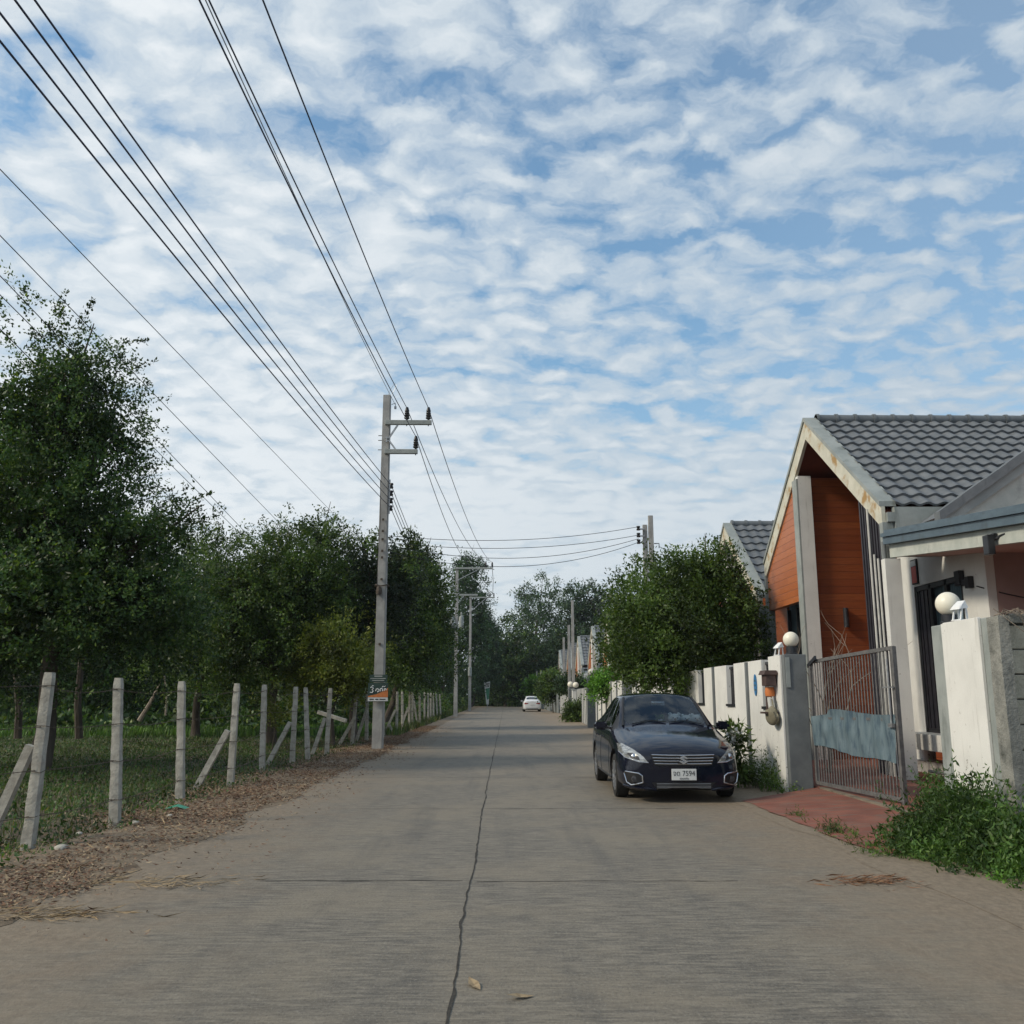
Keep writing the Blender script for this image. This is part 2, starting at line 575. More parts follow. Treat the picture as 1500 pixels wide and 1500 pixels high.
M_CURTAIN = simple('curtain_cloth', (0.05, 0.085, 0.105), (0.10, 0.155, 0.18), 3, 0.9, 0.2, stretch=(1, 9, 0.3))
M_GLASS = window_glass('window_glass', (0.55, 0.62, 0.65), 0.03)
M_BLOCK = simple('cement_block', (0.36, 0.34, 0.27), (0.50, 0.47, 0.38), 4, 0.95, 0.7, 50, dirt=(0.10, 0.10, 0.085), dirt_scale=1.6)
M_MORTAR = simple('mortar', (0.085, 0.083, 0.075), (0.13, 0.125, 0.11), 8, 0.95, 0.5)
M_MOSSPOST = simple('mossy_concrete', (0.14, 0.145, 0.135), (0.27, 0.27, 0.245), 5, 0.95, 0.8, 35, dirt=(0.055, 0.06, 0.052), dirt_scale=3)
M_GLOBE = simple('globe_plastic', (0.74, 0.70, 0.58), (0.80, 0.77, 0.66), 2, 0.35, 0.0)
M_WPLASTIC = simple('white_plastic', (0.66, 0.67, 0.68), (0.74, 0.75, 0.75), 5, 0.45, 0.0)
M_SHEET = simple('blue_sheet', (0.085, 0.130, 0.155), (0.140, 0.190, 0.215), 3, 0.5, 0.25, 12, stretch=(3, 3, 0.7), dirt=(0.052, 0.085, 0.115), dirt_scale=3.0, dirt_lo=0.48, dirt_hi=0.66, dirt_stretch=(3, 3, 0.9))
M_GATE = simple('gate_steel', (0.10, 0.10, 0.102), (0.17, 0.168, 0.165), 12, 0.55, 0.05, metal=0.2, dirt=(0.13, 0.085, 0.06), dirt_scale=6, dirt_lo=0.6, dirt_hi=0.8)
M_MAILBOX = simple('mailbox_brown', (0.055, 0.035, 0.032), (0.09, 0.058, 0.05), 6, 0.6, 0.1)
M_PAPER = simple('paper', (0.52, 0.53, 0.52), (0.64, 0.65, 0.63), 5, 0.8, 0.1)
M_ORANGE = simple('orange_print', (0.50, 0.15, 0.04), (0.58, 0.20, 0.06), 9, 0.6, 0.0)
M_OLIVE = simple('olive_cloth', (0.16, 0.145, 0.10), (0.24, 0.22, 0.16), 6, 0.9, 0.3)
M_BLUEPL = simple('blue_plate', (0.035, 0.16, 0.36), (0.05, 0.21, 0.44), 9, 0.4, 0.0)
M_REDPL = simple('red_plate', (0.36, 0.055, 0.045), (0.43, 0.075, 0.06), 9, 0.5, 0.0)
M_GREENB = simple('green_board', (0.018, 0.040, 0.034), (0.03, 0.06, 0.048), 8, 0.5, 0.0)
M_TERRA = simple('dry_leaf', (0.13, 0.058, 0.030), (0.27, 0.155, 0.085), 30, 0.9, 0.0)
M_STRAW = simple('straw', (0.20, 0.145, 0.085), (0.33, 0.25, 0.15), 30, 0.9, 0.0)
M_SHOE = simple('sandals', (0.30, 0.23, 0.16), (0.40, 0.32, 0.22), 9, 0.7, 0.0)


def litter_mat():
    m, t, b = material('leaf_litter')
    r = t.new('ShaderNodeNewGeometry').outputs['Random Per Island']
    cr = t.new('ShaderNodeValToRGB')
    t.put(cr.inputs[0], r)
    e = cr.color_ramp.elements
    e[0].color = (0.070, 0.030, 0.018, 1)
    e[1].color = (0.33, 0.26, 0.17, 1)
    for p, c in ((0.30, (0.135, 0.068, 0.038, 1)), (0.58, (0.21, 0.125, 0.072, 1)), (0.82, (0.25, 0.185, 0.115, 1))):
        q = e.new(p)
        q.color = c
    t.put(b.inputs['Base Color'], cr.outputs[0])
    b.inputs['Roughness'].default_value = 0.85
    return m


M_LITTER = litter_mat()
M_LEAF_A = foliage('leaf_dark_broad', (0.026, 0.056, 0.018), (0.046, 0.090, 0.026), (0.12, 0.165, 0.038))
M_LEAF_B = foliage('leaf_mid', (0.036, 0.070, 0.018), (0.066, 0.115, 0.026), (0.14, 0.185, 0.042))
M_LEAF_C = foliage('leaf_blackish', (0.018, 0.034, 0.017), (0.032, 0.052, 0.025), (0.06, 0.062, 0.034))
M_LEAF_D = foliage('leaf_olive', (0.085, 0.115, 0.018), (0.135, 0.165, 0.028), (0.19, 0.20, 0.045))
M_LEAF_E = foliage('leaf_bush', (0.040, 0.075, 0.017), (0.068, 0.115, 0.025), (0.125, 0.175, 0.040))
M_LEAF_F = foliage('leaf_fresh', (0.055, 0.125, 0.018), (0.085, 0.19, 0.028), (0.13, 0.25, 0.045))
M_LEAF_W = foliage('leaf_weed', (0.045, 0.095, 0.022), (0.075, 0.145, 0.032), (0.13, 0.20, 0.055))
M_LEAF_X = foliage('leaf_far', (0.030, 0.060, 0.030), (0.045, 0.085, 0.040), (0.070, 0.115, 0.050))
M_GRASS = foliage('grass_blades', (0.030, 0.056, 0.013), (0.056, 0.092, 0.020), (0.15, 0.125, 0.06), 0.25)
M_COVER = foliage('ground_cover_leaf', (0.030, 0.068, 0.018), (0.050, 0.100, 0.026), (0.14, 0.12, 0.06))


def car_paint(name, c, rough=0.12):
    m, t, b = material(name)
    co = t.new('ShaderNodeTexCoord').outputs['Object']
    f = t.noise(co, 5, 4, 0.6)
    t.put(b.inputs['Base Color'], t.mix(t.ramp(f, 0.45, 0.75, 0, 0.05), c, (0.12, 0.11, 0.10)))
    t.put(b.inputs['Roughness'], t.ramp(f, 0.3, 0.8, rough * .5, rough * .5 + 0.06))
    b.inputs['Specular IOR Level'].default_value = 0.42
    b.inputs['Coat Weight'].default_value = 0.08
    b.inputs['Coat Roughness'].default_value = 0.05
    return m


M_CARNAVY = car_paint('car_paint_black_blue', (0.006, 0.008, 0.018))
M_CARWHITE = car_paint('car_paint_white', (0.66, 0.67, 0.68), 0.25)
M_CARGLASS = window_glass('car_glass', (0.50, 0.55, 0.58), 0.03)
M_SCREEN = window_glass('windscreen_glass', (0.72, 0.78, 0.80), 0.02)
M_CARBLACK = simple('car_trim_black', (0.008, 0.008, 0.010), (0.014, 0.014, 0.016), 12, 0.45, 0.05)
M_CARINT = simple('car_interior', (0.018, 0.018, 0.021), (0.03, 0.03, 0.034), 10, 0.8, 0.1)
M_CHROME = simple('chrome', (0.50, 0.52, 0.56), (0.60, 0.62, 0.66), 5, 0.22, 0.0, metal=1.0)
M_LAMP = simple('headlamp_reflector', (0.20, 0.21, 0.22), (0.60, 0.60, 0.58), 16, 0.22, 0.0, metal=0.7, stretch=(1, 1, 2.5))
M_LAMPD = simple('headlamp_dark', (0.03, 0.03, 0.034), (0.06, 0.06, 0.066), 12, 0.2, 0.0)
M_LENS = window_glass('lamp_lens', (0.9, 0.92, 0.95), 0.02)
M_TYRE = simple('tyre_rubber', (0.012, 0.012, 0.012), (0.022, 0.021, 0.020), 20, 0.85, 0.3)
M_RIM = simple('alloy_rim', (0.36, 0.37, 0.39), (0.46, 0.47, 0.49), 8, 0.3, 0.0, metal=0.8)
M_TAIL = simple('tail_lamp_red', (0.20, 0.012, 0.010), (0.27, 0.02, 0.016), 10, 0.2, 0.0)
M_PLATE = simple('plate_white', (0.56, 0.58, 0.58), (0.64, 0.65, 0.64), 10, 0.5, 0.0)
M_INK = simple('plate_ink', (0.010, 0.012, 0.014), (0.016, 0.018, 0.020), 10, 0.6, 0.0)
M_PLUSH = simple('plush_white', (0.70, 0.70, 0.66), (0.78, 0.78, 0.74), 20, 0.95, 0.3)


# ------------------------------------------------------------------ the ground and the road
rng = np.random.default_rng(7)


def sheet(name, xs, ys, z, mat, kind='structure', amp=0.0, parent=None):
    mb = MB()
    nx, ny = len(xs), len(ys)
    vs = []
    for y in ys:
        for x in xs:
            h = amp * noise.noise(Vector((x * 0.35, y * 0.35, 3.1))) if amp else 0
            vs.append((x, y, z + h))
    fs = [(j * nx + i, j * nx + i + 1, (j + 1) * nx + i + 1, (j + 1) * nx + i) for j in range(ny - 1) for i in range(nx - 1)]
    mb.add(vs, fs)
    o = mb.build(name, mat, parent, fix=False)
    return tag(o, kind=kind) if not parent else o


sheet('ground', [-1500, -400, -120, -60] + list(np.linspace(-40, 40, 81)) + [60, 120, 400, 1500],
      [-600, -150, -40] + list(np.linspace(-20, 160, 121)) + [220, 400, 900, 2500], -0.065, M_SOIL, amp=0.05)

NR = 320
ry = np.linspace(-8, 150, NR)


def edge_l(y):
    return -3.45 - 0.30 * max(0, (11 - y) / 10) + 0.16 * noise.noise(Vector((0.3, y * 0.5, 0))) + 0.07 * noise.noise(Vector((0.7, y * 2.1, 4)))


def edge_r(y):
    return 3.50 + 0.012 * max(0, y - 20) + 0.12 * noise.noise(Vector((5.3, y * 0.6, 0))) + 0.07 * noise.noise(Vector((9.7, y * 2.3, 4)))


mb = MB()
vs, fs = [], []
for y in ry:
    a, b = edge_l(y), edge_r(y)
    for k in range(9):
        vs.append((a + (b - a) * k / 8, y, 0.0))
for j in range(NR - 1):
    for k in range(8):
        fs.append((j * 9 + k, j * 9 + k + 1, (j + 1) * 9 + k + 1, (j + 1) * 9 + k))
mb.add(vs, fs)
# slab edges drop to the soil
for (kk) in (0, 8):
    base = [(vs[j * 9 + kk][0], vs[j * 9 + kk][1], -0.12) for j in range(NR)]
    top = [vs[j * 9 + kk] for j in range(NR)]
    mb.add(top + base, [(j, j + 1, NR + j + 1, NR + j) for j in range(NR - 1)])
road = tag(mb.build('road', M_ROAD), kind='structure')

# the long joint and the cross joints, packed with dirt
def ribbon(name, pts, wd, mat, parent, z=0.004):
    mb = MB()
    L, R_ = [], []
    for i, p in enumerate(pts):
        a = Vector(pts[max(0, i - 1)])
        b = Vector(pts[min(len(pts) - 1, i + 1)])
        t = (b - a).normalized()
        nrm = Vector((-t.y, t.x))
        wdt = wd * (0.25 + 1.5 * abs(noise.noise(Vector((p[0] * 3.1, p[1] * 2.7, 1.7)))) + 0.5 * random.random())
        L.append((p[0] - nrm.x * wdt, p[1] - nrm.y * wdt, z))
        R_.append((p[0] + nrm.x * wdt, p[1] + nrm.y * wdt, z))
    n = len(pts)
    mb.add(L + R_, [(i, n + i, n + i + 1, i + 1) for i in range(n - 1)])
    return mb.build(name, mat, parent, fix=False)


random.seed(3)
pts = []
y = 0.0
while y < 120:
    pts.append((-0.25 + 0.022 * noise.noise(Vector((1.5, y * 0.9, 2))) + 0.014 * noise.noise(Vector((1.5, y * 5, 2))) + 0.0045 * max(0, y - 15), y))
    y += 0.07 if y < 20 else 0.5
ribbon('long_joint', pts, 0.0085, M_JOINT, road)
for yj, x0, x1 in ((3.2, -3.4, 3.3), (8.1, -2.0, -0.3), (8.06, -0.2, 2.0), (13.07, -2.2, 2.4), (18.0, -3.2, 2.6), (23.5, -3.2, 3.3), (29, -3.2, 3.3), (34.5, -3.2, 3.3), (40, -3.2, 3.3), (46, -3.2, 3.3)):
    pts = [(x, yj + 0.025 * noise.noise(Vector((x * 2, yj, 2)))) for x in np.arange(x0, x1, 0.08)]
    ribbon('cross_joint', pts, 0.009, M_JOINT, road)

# soil verge on the left, cement apron on the right
mb = MB()
vs, fs = [], []
vy = np.linspace(-8, 150, 400)
for y in vy:
    b = edge_l(y) + 0.22 + 0.30 * noise.noise(Vector((3.3, y * 1.3, 8))) + 0.10 * noise.noise(Vector((3.3, y * 5.3, 2)))
    for k in range(7):
        x = b - k * 0.32
        z = 0.003 + (0.0 if k == 0 else 0.03 * noise.noise(Vector((x * 1.5, y * 1.5, 0.4))) + (0.012 if k < 5 else -0.05 * (k - 4)))
        vs.append((x, y, z))
for j in range(len(vy) - 1):
    for k in range(6):
        fs.append((j * 7 + k + 1, j * 7 + k, (j + 1) * 7 + k, (j + 1) * 7 + k + 1))
mb.add(vs, fs)
tag(mb.build('dirt_verge', M_VERGE, smooth=True), kind='structure')


def wall_x(y):
    """line of the right-hand property walls"""
    return 4.62 + 0.006 * max(0, y - 16) if y > 15 else 4.62 + (15 - y) * 0.075


mb = MB()
vs, fs = [], []
vy = np.linspace(-8, 150, 300)
for y in vy:
    a = edge_r(y) - 0.12 + 0.1 * noise.noise(Vector((y * 1.7, 2, 2))) + 0.05 * noise.noise(Vector((y * 7, 2, 2)))
    b = max(a + 0.3, wall_x(y) + 0.3)
    for k in range(5):
        x = a + (b - a) * k / 4
        vs.append((x, y, 0.003 + 0.010 * (k > 0) + 0.015 * noise.noise(Vector((x * 1.5, y * 1.5, 0.9)))* (k > 0)))
for j in range(len(vy) - 1):
    for k in range(4):
        fs.append((j * 5 + k, j * 5 + k + 1, (j + 1) * 5 + k + 1, (j + 1) * 5 + k))
mb.add(vs, fs)
tag(mb.build('pavement', M_ROAD, smooth=True), kind='structure')

# red cement drive and yard
mb = MB()
front = []
for y in np.linspace(9.3, 13.9, 26):
    front.append((3.57 + 0.06 * noise.noise(Vector((y * 2.2, 0, 0))) + 0.03 * noise.noise(Vector((y * 9, 0, 3))) + 0.25 * max(0, 9.7 - y) - 0.02 * (y - 11), y))
vs, fs = [], []
for (x, y) in front:
    yy = 9.5 + (y - 9.3) / 4.6 * 5.5
    vs += [(x, y, 0.016), ((x + 5.0) / 2, (y + yy) / 2, 0.06), (4.98, yy, 0.10), (5.3, yy, 0.115), (14.0, yy, 0.14)]
n = 5
for j in range(len(front) - 1):
    for k in range(n - 1):
        fs.append((j * n + k, j * n + k + 1, (j + 1) * n + k + 1, (j + 1) * n + k))
mb.add(vs, fs)
mb.add([(4.98, 15.0, 0.10), (14, 15.0, 0.14), (14, 26, 0.14), (4.98, 26, 0.10)], [(0, 1, 2, 3)])
tag(mb.build('driveway', M_RED), kind='structure')
mb = MB()
mb.bar((4.98, 9.9, 0.105), (4.98, 14.8, 0.105), 0.09, 0.03)
tag(mb.build('kerb', M_APRON), kind='structure')


# ------------------------------------------------------------------ leaves, grass and trees
def quads_mesh(name, V, mat, parent=None, tri=False):
    """V: (n,4,3) leaf quads"""
    n, k = V.shape[0], V.shape[1]
    me = bpy.data.meshes.new(name)
    me.vertices.add(n * k)
    me.vertices.foreach_set('co', V.reshape(-1).astype(np.float32))
    me.loops.add(n * k)
    me.loops.foreach_set('vertex_index', np.arange(n * k, dtype=np.int32))
    me.polygons.add(n)
    me.polygons.foreach_set('loop_start', np.arange(0, n * k, k, dtype=np.int32))
    try:
        me.polygons.foreach_set('loop_total', np.full(n, k, dtype=np.int32))
    except Exception:
        pass
    me.update(calc_edges=True)
    me.validate()
    return link_mesh(name, me, mat, parent)


def unit(v):
    return v / np.maximum(np.linalg.norm(v, axis=-1, keepdims=True), 1e-9)


def leaf_quads(pos, along, r, length, width, up=0.6):
    """rhombic leaves at pos pointing along, faces turned mostly upwards"""
    n = len(pos)
    along = unit(along)
    nrm = unit(r.normal(size=(n, 3)) + np.array([0, 0, up * 2.0]))
    side = unit(np.cross(along, nrm))
    L = (length * r.uniform(0.6, 1.3, n))[:, None]
    W = (width * r.uniform(0.6, 1.3, n))[:, None]
    a = pos
    c = pos + along * L
    m = pos + along * L * 0.45 + nrm * (-0.12 * L)
    return np.stack([a, m - side * W * 0.5, c, m + side * W * 0.5], axis=1)


def crown_quads(blobs, n_leaves, leaf, seed, spray=28, twig=0.6, gap=0.22, core=0.25, lift=0.35, wd=0.55):
    """leaf sprays over the shells of several lobes, with some inside"""
    r = np.random.default_rng(seed)
    B = np.array(blobs, float)
    vol = (B[:, 3] * B[:, 4] * B[:, 5]) ** (2 / 3)
    nt = max(1, n_leaves // spray)
    pick = r.choice(len(B), nt, p=vol / vol.sum())
    d = unit(r.normal(size=(nt, 3)))
    # lumps: each lobe is dented by a few random directions
    lump = np.zeros(nt)
    for k in range(9):
        q = unit(r.normal(size=(len(B), 3)))
        lump += gap * np.clip((d * q[pick]).sum(1) * 3 - 1.6, 0, 1) * r.choice([-1.2, 1.0])
    inner = r.random(nt) < core
    rr = np.where(inner, r.uniform(0.15, 0.7, nt), r.uniform(0.72, 1.04, nt)) + np.where(inner, 0, lump)
    base = B[pick, :3] + d * B[pick, 3:6] * rr[:, None]
    tdir = unit(d * 0.9 + r.normal(size=(nt, 3)) * 0.55 + np.array([0, 0, lift]))
    tl = twig * r.uniform(0.5, 1.35, nt)
    t = r.uniform(0, 1, (nt, spray))
    droop = np.zeros((nt, spray, 3))
    droop[..., 2] = -0.25 * (t ** 2) * tl[:, None]
    pos = base[:, None, :] + tdir[:, None, :] * (t * tl[:, None])[..., None] + droop + r.normal(size=(nt, spray, 3)) * leaf * 0.75
    al = tdir[:, None, :] * 0.6 + r.normal(size=(nt, spray, 3)) * 0.75
    q = leaf_quads(pos.reshape(-1, 3), al.reshape(-1, 3), r, leaf, leaf * wd)
    big = np.repeat(inner, spray)
    q[big] = q[big, :1] + (q[big] - q[big, :1]) * 1.5
    return q


def limb_builder(base, blobs, r0, seed, fork=0.35):
    rnd = random.Random(seed)
    mb = MB()
    base = Vector(base)
    cen = Vector((sum(b[0] for b in blobs) / len(blobs), sum(b[1] for b in blobs) / len(blobs), sum(b[2] for b in blobs) / len(blobs)))
    top = max(b[2] for b in blobs)
    hub = base.lerp(cen, 0.55)
    hub.z = base.z + (top - base.z) * fork
    pts = [base + (hub - base) * t + Vector((rnd.uniform(-1, 1), rnd.uniform(-1, 1), 0)) * r0 * 0.6 * math.sin(t * PI) for t in (0, .25, .5, .75, 1)]
    mb.tube(pts, [r0 * 1.35, r0 * 1.02, r0 * .92, r0 * .85, r0 * .75], 9)
    for b in blobs:
        c = Vector(b[:3])
        m_ = hub.lerp(c, .5) + Vector((rnd.uniform(-1, 1), rnd.uniform(-1, 1), rnd.uniform(-.3, .6))) * 0.15 * (c - hub).length
        mb.tube([hub, m_, c, c + (c - m_) * 0.5 + Vector((0, 0, b[5] * .3))], [r0 * .55, r0 * .38, r0 * .2, r0 * .06], 6)
        for k in range(4):
            a = rnd.uniform(0, 2 * PI)
            e = c + Vector((math.cos(a) * b[3], math.sin(a) * b[4], rnd.uniform(-.2, .7) * b[5])) * .8
            mb.tube([m_.lerp(c, rnd.uniform(.3, 1)), (m_ + e) / 2 + Vector((0, 0, .1)), e], [r0 * .2, r0 * .12, r0 * .03], 5)
    return mb


def tree(name, label, base, blobs, n, leaf, mat, seed, r0=0.16, group='trees along the field edge', cat='tree', bark=None, extra=None, fork=0.35, **kw):
    """blobs are absolute lobes (x, y, z, rx, ry, rz)"""
    base = Vector(base)
    root = empty(name, base, label, cat, group)
    rel = [(b[0] - base.x, b[1] - base.y, b[2] - base.z, b[3], b[4], b[5]) for b in blobs]
    limb_builder((0, 0, 0), rel, r0, seed, fork).build('trunk', bark or M_BARK, root, smooth=True)
    q = crown_quads(rel, n, leaf, seed, **kw)
    if extra is not None:
        q = np.concatenate([q, extra - np.array(base)[None, None, :]])
    quads_mesh('crown', q, mat, root)
    return root


def lobe(x, y, rx, rz, Y, deep=1.0, ry=None):
    """crown lobe measured off the photograph, at distance Y"""
    p = spot(x, y, Y)
    s = Y / FPX
    return (p.x, p.y, p.z, rx * s, (ry if ry else rx) * s * deep, rz * s)


def spray_quads(lines, leaf, seed, per_m=55, spread=0.10):
    """long leafy shoots given as (start, end)"""
    r = np.random.default_rng(seed)
    out = []
    for a, b in lines:
        a, b = np.array(a), np.array(b)
        L = np.linalg.norm(b - a)
        n = int(L * per_m)
        t = r.uniform(0, 1, n)
        sag = np.zeros((n, 3))
        sag[:, 2] = 0.15 * L * np.sin(t * PI)
        pos = a + (b - a) * t[:, None] + sag + r.normal(size=(n, 3)) * (spread * (1.15 - t))[:, None]
        al = (b - a)[None, :] / L * 0.6 + r.normal(size=(n, 3)) * 0.6
        out.append(leaf_quads(pos, al, r, leaf, leaf * .55))
    return np.concatenate(out)


# the big tree at the left, in front of the others
Yb = 20.0
bl = [lobe(105, 575, 56, 68, Yb, 1.3), lobe(55, 620, 95, 110, Yb, 1.2), lobe(150, 645, 60, 72, Yb + .6, 1.2), lobe(95, 750, 100, 105, Yb, 1.3),
      lobe(-40, 760, 130, 150, Yb, 1.2), lobe(195, 808, 66, 58, Yb - .4, 1.3), lobe(248, 775, 34, 28, Yb - .8, 1.2), lobe(90, 880, 170, 95, Yb, 1.2),
      lobe(215, 900, 85, 75, Yb + .5, 1.3), lobe(-60, 920, 130, 100, Yb + 1, 1.2)]
sh = [(spot(a, b, Yb - .5), spot(c, d, Yb - .9)) for a, b, c, d in
      ((100, 530, 138, 440), (130, 540, 215, 500), (112, 530, 118, 462), (60, 550, 45, 478), (160, 580, 228, 530), (170, 640, 232, 618), (250, 770, 312, 722), (260, 800, 305, 760), (80, 540, 72, 476), (30, 560, 10, 490), (190, 690, 230, 690), (200, 600, 215, 560))]
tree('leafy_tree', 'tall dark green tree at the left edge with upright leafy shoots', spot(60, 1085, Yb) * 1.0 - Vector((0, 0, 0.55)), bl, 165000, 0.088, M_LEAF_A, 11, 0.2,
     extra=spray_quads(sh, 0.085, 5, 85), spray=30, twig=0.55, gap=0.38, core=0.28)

# trees of the field edge, one after the other
def field_tree(label, lobes, Y, base_x, n, leaf, mat, seed, r0=.15, **kw):
    bs = [lobe(*l[:4], Y + (l[4] if len(l) > 4 else 0), 1.15) for l in lobes]
    b = spot(base_x, 1018, Y)
    return tree('field_tree', label, (b.x, Y, -0.08), bs, n, leaf, mat, seed, r0, **kw)


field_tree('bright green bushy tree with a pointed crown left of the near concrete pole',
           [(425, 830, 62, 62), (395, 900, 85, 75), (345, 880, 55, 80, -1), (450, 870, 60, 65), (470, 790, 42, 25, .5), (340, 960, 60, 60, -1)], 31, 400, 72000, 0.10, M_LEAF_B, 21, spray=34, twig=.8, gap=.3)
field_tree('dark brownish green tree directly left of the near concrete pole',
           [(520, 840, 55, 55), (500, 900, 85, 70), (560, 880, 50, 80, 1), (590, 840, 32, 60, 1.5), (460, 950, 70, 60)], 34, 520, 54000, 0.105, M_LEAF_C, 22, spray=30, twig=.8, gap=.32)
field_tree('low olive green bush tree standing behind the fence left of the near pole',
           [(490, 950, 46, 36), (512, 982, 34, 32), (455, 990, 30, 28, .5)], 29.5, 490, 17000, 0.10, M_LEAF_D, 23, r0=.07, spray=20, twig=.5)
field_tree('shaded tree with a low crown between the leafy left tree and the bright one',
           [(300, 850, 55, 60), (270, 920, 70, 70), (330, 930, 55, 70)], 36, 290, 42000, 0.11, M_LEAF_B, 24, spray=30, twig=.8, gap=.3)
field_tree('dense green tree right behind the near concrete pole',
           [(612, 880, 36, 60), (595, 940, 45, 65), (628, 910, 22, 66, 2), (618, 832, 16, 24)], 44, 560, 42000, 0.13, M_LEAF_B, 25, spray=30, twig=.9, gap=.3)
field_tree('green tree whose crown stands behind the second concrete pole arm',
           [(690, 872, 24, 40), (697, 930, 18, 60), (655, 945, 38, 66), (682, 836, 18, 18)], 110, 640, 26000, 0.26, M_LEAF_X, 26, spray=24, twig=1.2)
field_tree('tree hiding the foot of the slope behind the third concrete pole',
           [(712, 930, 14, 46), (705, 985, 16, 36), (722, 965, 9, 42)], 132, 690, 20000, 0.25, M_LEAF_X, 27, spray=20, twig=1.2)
# the wood behind: shared crowns
proto = None
wood = [(-46, 46, 1.15), (-38, 44, 1.05), (-31, 47, 1.1), (-25.5, 45, .95), (-20, 47, 1.05), (-15.5, 52, 1.0), (-12.5, 62, 1.05), (-40, 60, 1.3), (-28, 64, 1.3), (-18, 70, 1.25), (-12.0, 76, 1.15), (-11.5, 95, 1.2), (-11.0, 112, 1.25), (-16, 100, 1.4), (-56, 52, 1.3), (-10, 130, 1.3)]
plab = ['dark tree of the wood behind the field, near its far left end', 'rounded dark tree of the wood behind the field, second along from the left end',
        'dark tree of the wood seen below the tall left tree', 'shaded tree of the wood behind the leaning pale trunk', 'dark tree of the wood behind the shaded low crown',
        'dark tree of the wood behind the bright bushy tree', 'tall tree of the wood behind the brownish green tree', 'tall far tree of the wood behind the left tree crown',
        'tall far tree of the wood behind the shaded low crown', 'far tree of the wood behind the near concrete pole', 'far roadside tree behind the second concrete pole',
        'far roadside tree beyond the third concrete pole', 'dark roadside tree just left of the green and white board', 'far tall tree standing back beyond the third pole',
        'outermost tree of the wood at the left edge of the field', 'last dark roadside tree on the left before the bend']
rq = [(0, 0, 5.6, 2.7, 2.7, 2.2), (1.6, .5, 4.2, 2.2, 2.2, 1.8), (-1.7, -.4, 4.0, 2.2, 2.2, 1.9), (.2, -1.6, 3.4, 2.4, 2.0, 1.7), (-.3, 1.5, 4.6, 2.3, 2.1, 2.0), (.3, 0, 2.0, 2.9, 2.6, 1.3)]
for i, (x, y, s) in enumerate(wood):
    if proto is None:
        proto = tree('wood_tree', plab[0], (x, y, -.08), [(a + x, b + y, c - .08, d, e, f) for a, b, c, d, e, f in rq], 26000, .17, M_LEAF_A, 31, .2, group='trees of the wood behind the field', spray=20, twig=.9)
        o = proto
    else:
        o = copy_tree(proto)
        o['label'] = plab[i]
    o.location = (x, y, -.08)
    o.scale = (s, s, s * (1.0 + .12 * math.sin(i * 2.3)))
    o.rotation_euler = (0, 0, i * 1.9)

# low undergrowth closing the view under the crowns
def scatter(n, x0, x1, y0, y1, seed, fn=None):
    r = np.random.default_rng(seed)
    x, y = r.uniform(x0, x1, n), r.uniform(y0, y1, n)
    if fn is not None:
        k = np.array([r.random() < fn(a, b) for a, b in zip(x, y)])
        x, y = x[k], y[k]
    return x, y, r


x, y, r = scatter(52000, -62, -7.2, 41, 54, 41)
dep = np.clip((y - 41) / 6, .15, 1)
z = r.uniform(0, 1, len(x)) ** 1.1 * 4.6 * dep * (0.7 + .5 * np.sin(x * .9) * np.sin(x * .37 + 2))
pos = np.stack([x, y, z], 1)
tag(quads_mesh('undergrowth', leaf_quads(pos, r.normal(size=(len(x), 3)) + np.array([0, 0, .4]), r, .36, .2), M_LEAF_A), kind='stuff')
x, y, r = scatter(26000, -75, -9, 58, 74, 45)
z = r.uniform(0, 1, len(x)) * 8.5 * (.75 + .25 * np.sin(x * .7))
tag(quads_mesh('distant_wood', leaf_quads(np.stack([x, y, z], 1), r.normal(size=(len(x), 3)), r, .75, .45), M_LEAF_A), kind='stuff')
x, y, r = scatter(16000, -9.5, -4.9, 52, 140, 43)
z = r.uniform(0, 1, len(x)) ** 1.6 * (1.0 + .35 * (-x - 5)) * 1.25
tag(quads_mesh('roadside_undergrowth', leaf_quads(np.stack([x, y, z], 1), r.normal(size=(len(x), 3)) + np.array([0, 0, .6]), r, .34, .14), M_LEAF_B), kind='stuff')

# leaning and bare trunks at the wood edge
def trunk_thing(name, label, pts, r0, r1, mat, cat='tree'):
    mb = MB()
    mb.tube(pts, r0, 7, r1)
    return tag(mb.build(name, mat, smooth=True), label, cat, 'bare trunks at the wood edge')


trunk_thing('leaning_tree', 'pale slanting trunk leaning to the right at the wood edge', [spot(204, 1056, 37), spot(220, 1030, 37), spot(236, 1000, 37)], .10, .05, M_TWIG)
trunk_thing('dead_tree', 'thin dark trunk under the left tree, leftmost of two', [spot(26, 1082, 24.5), spot(28, 1040, 24.5), spot(24, 985, 24.5), spot(32, 930, 24.5)], .10, .07, M_BARK)
trunk_thing('dead_tree', 'dark trunk under the left tree beside the leaning near post', [spot(116, 1082, 26), spot(114, 1030, 26), spot(120, 960, 26)], .11, .08, M_BARK)
trunk_thing('dead_tree', 'thin forked pale trunk standing upright beneath the bright bushy tree', [spot(243, 1048, 42), spot(245, 1015, 42), spot(241, 990, 42)], .06, .04, M_TWIG)

# saplings by the fence
def sapling(label, base, h, n, leaf, mat, seed, rx=.45, name='sapling', group='saplings by the fence'):
    b = Vector(base)
    bl = [(b.x, b.y, b.z + h * .78, rx, rx, h * .22), (b.x + rx * .4, b.y, b.z + h * .62, rx * .8, rx * .8, h * .16)]
    return tree(name, label, b, bl, n, leaf, mat, seed, .018, group, 'sapling', spray=9, twig=.22, fork=.5, core=.15)


sapling('thin young sapling with pale leaves behind the fourth and fifth fence posts', (-5.9, 24.5, -.05), 1.75, 900, .09, M_LEAF_D, 51, .42)

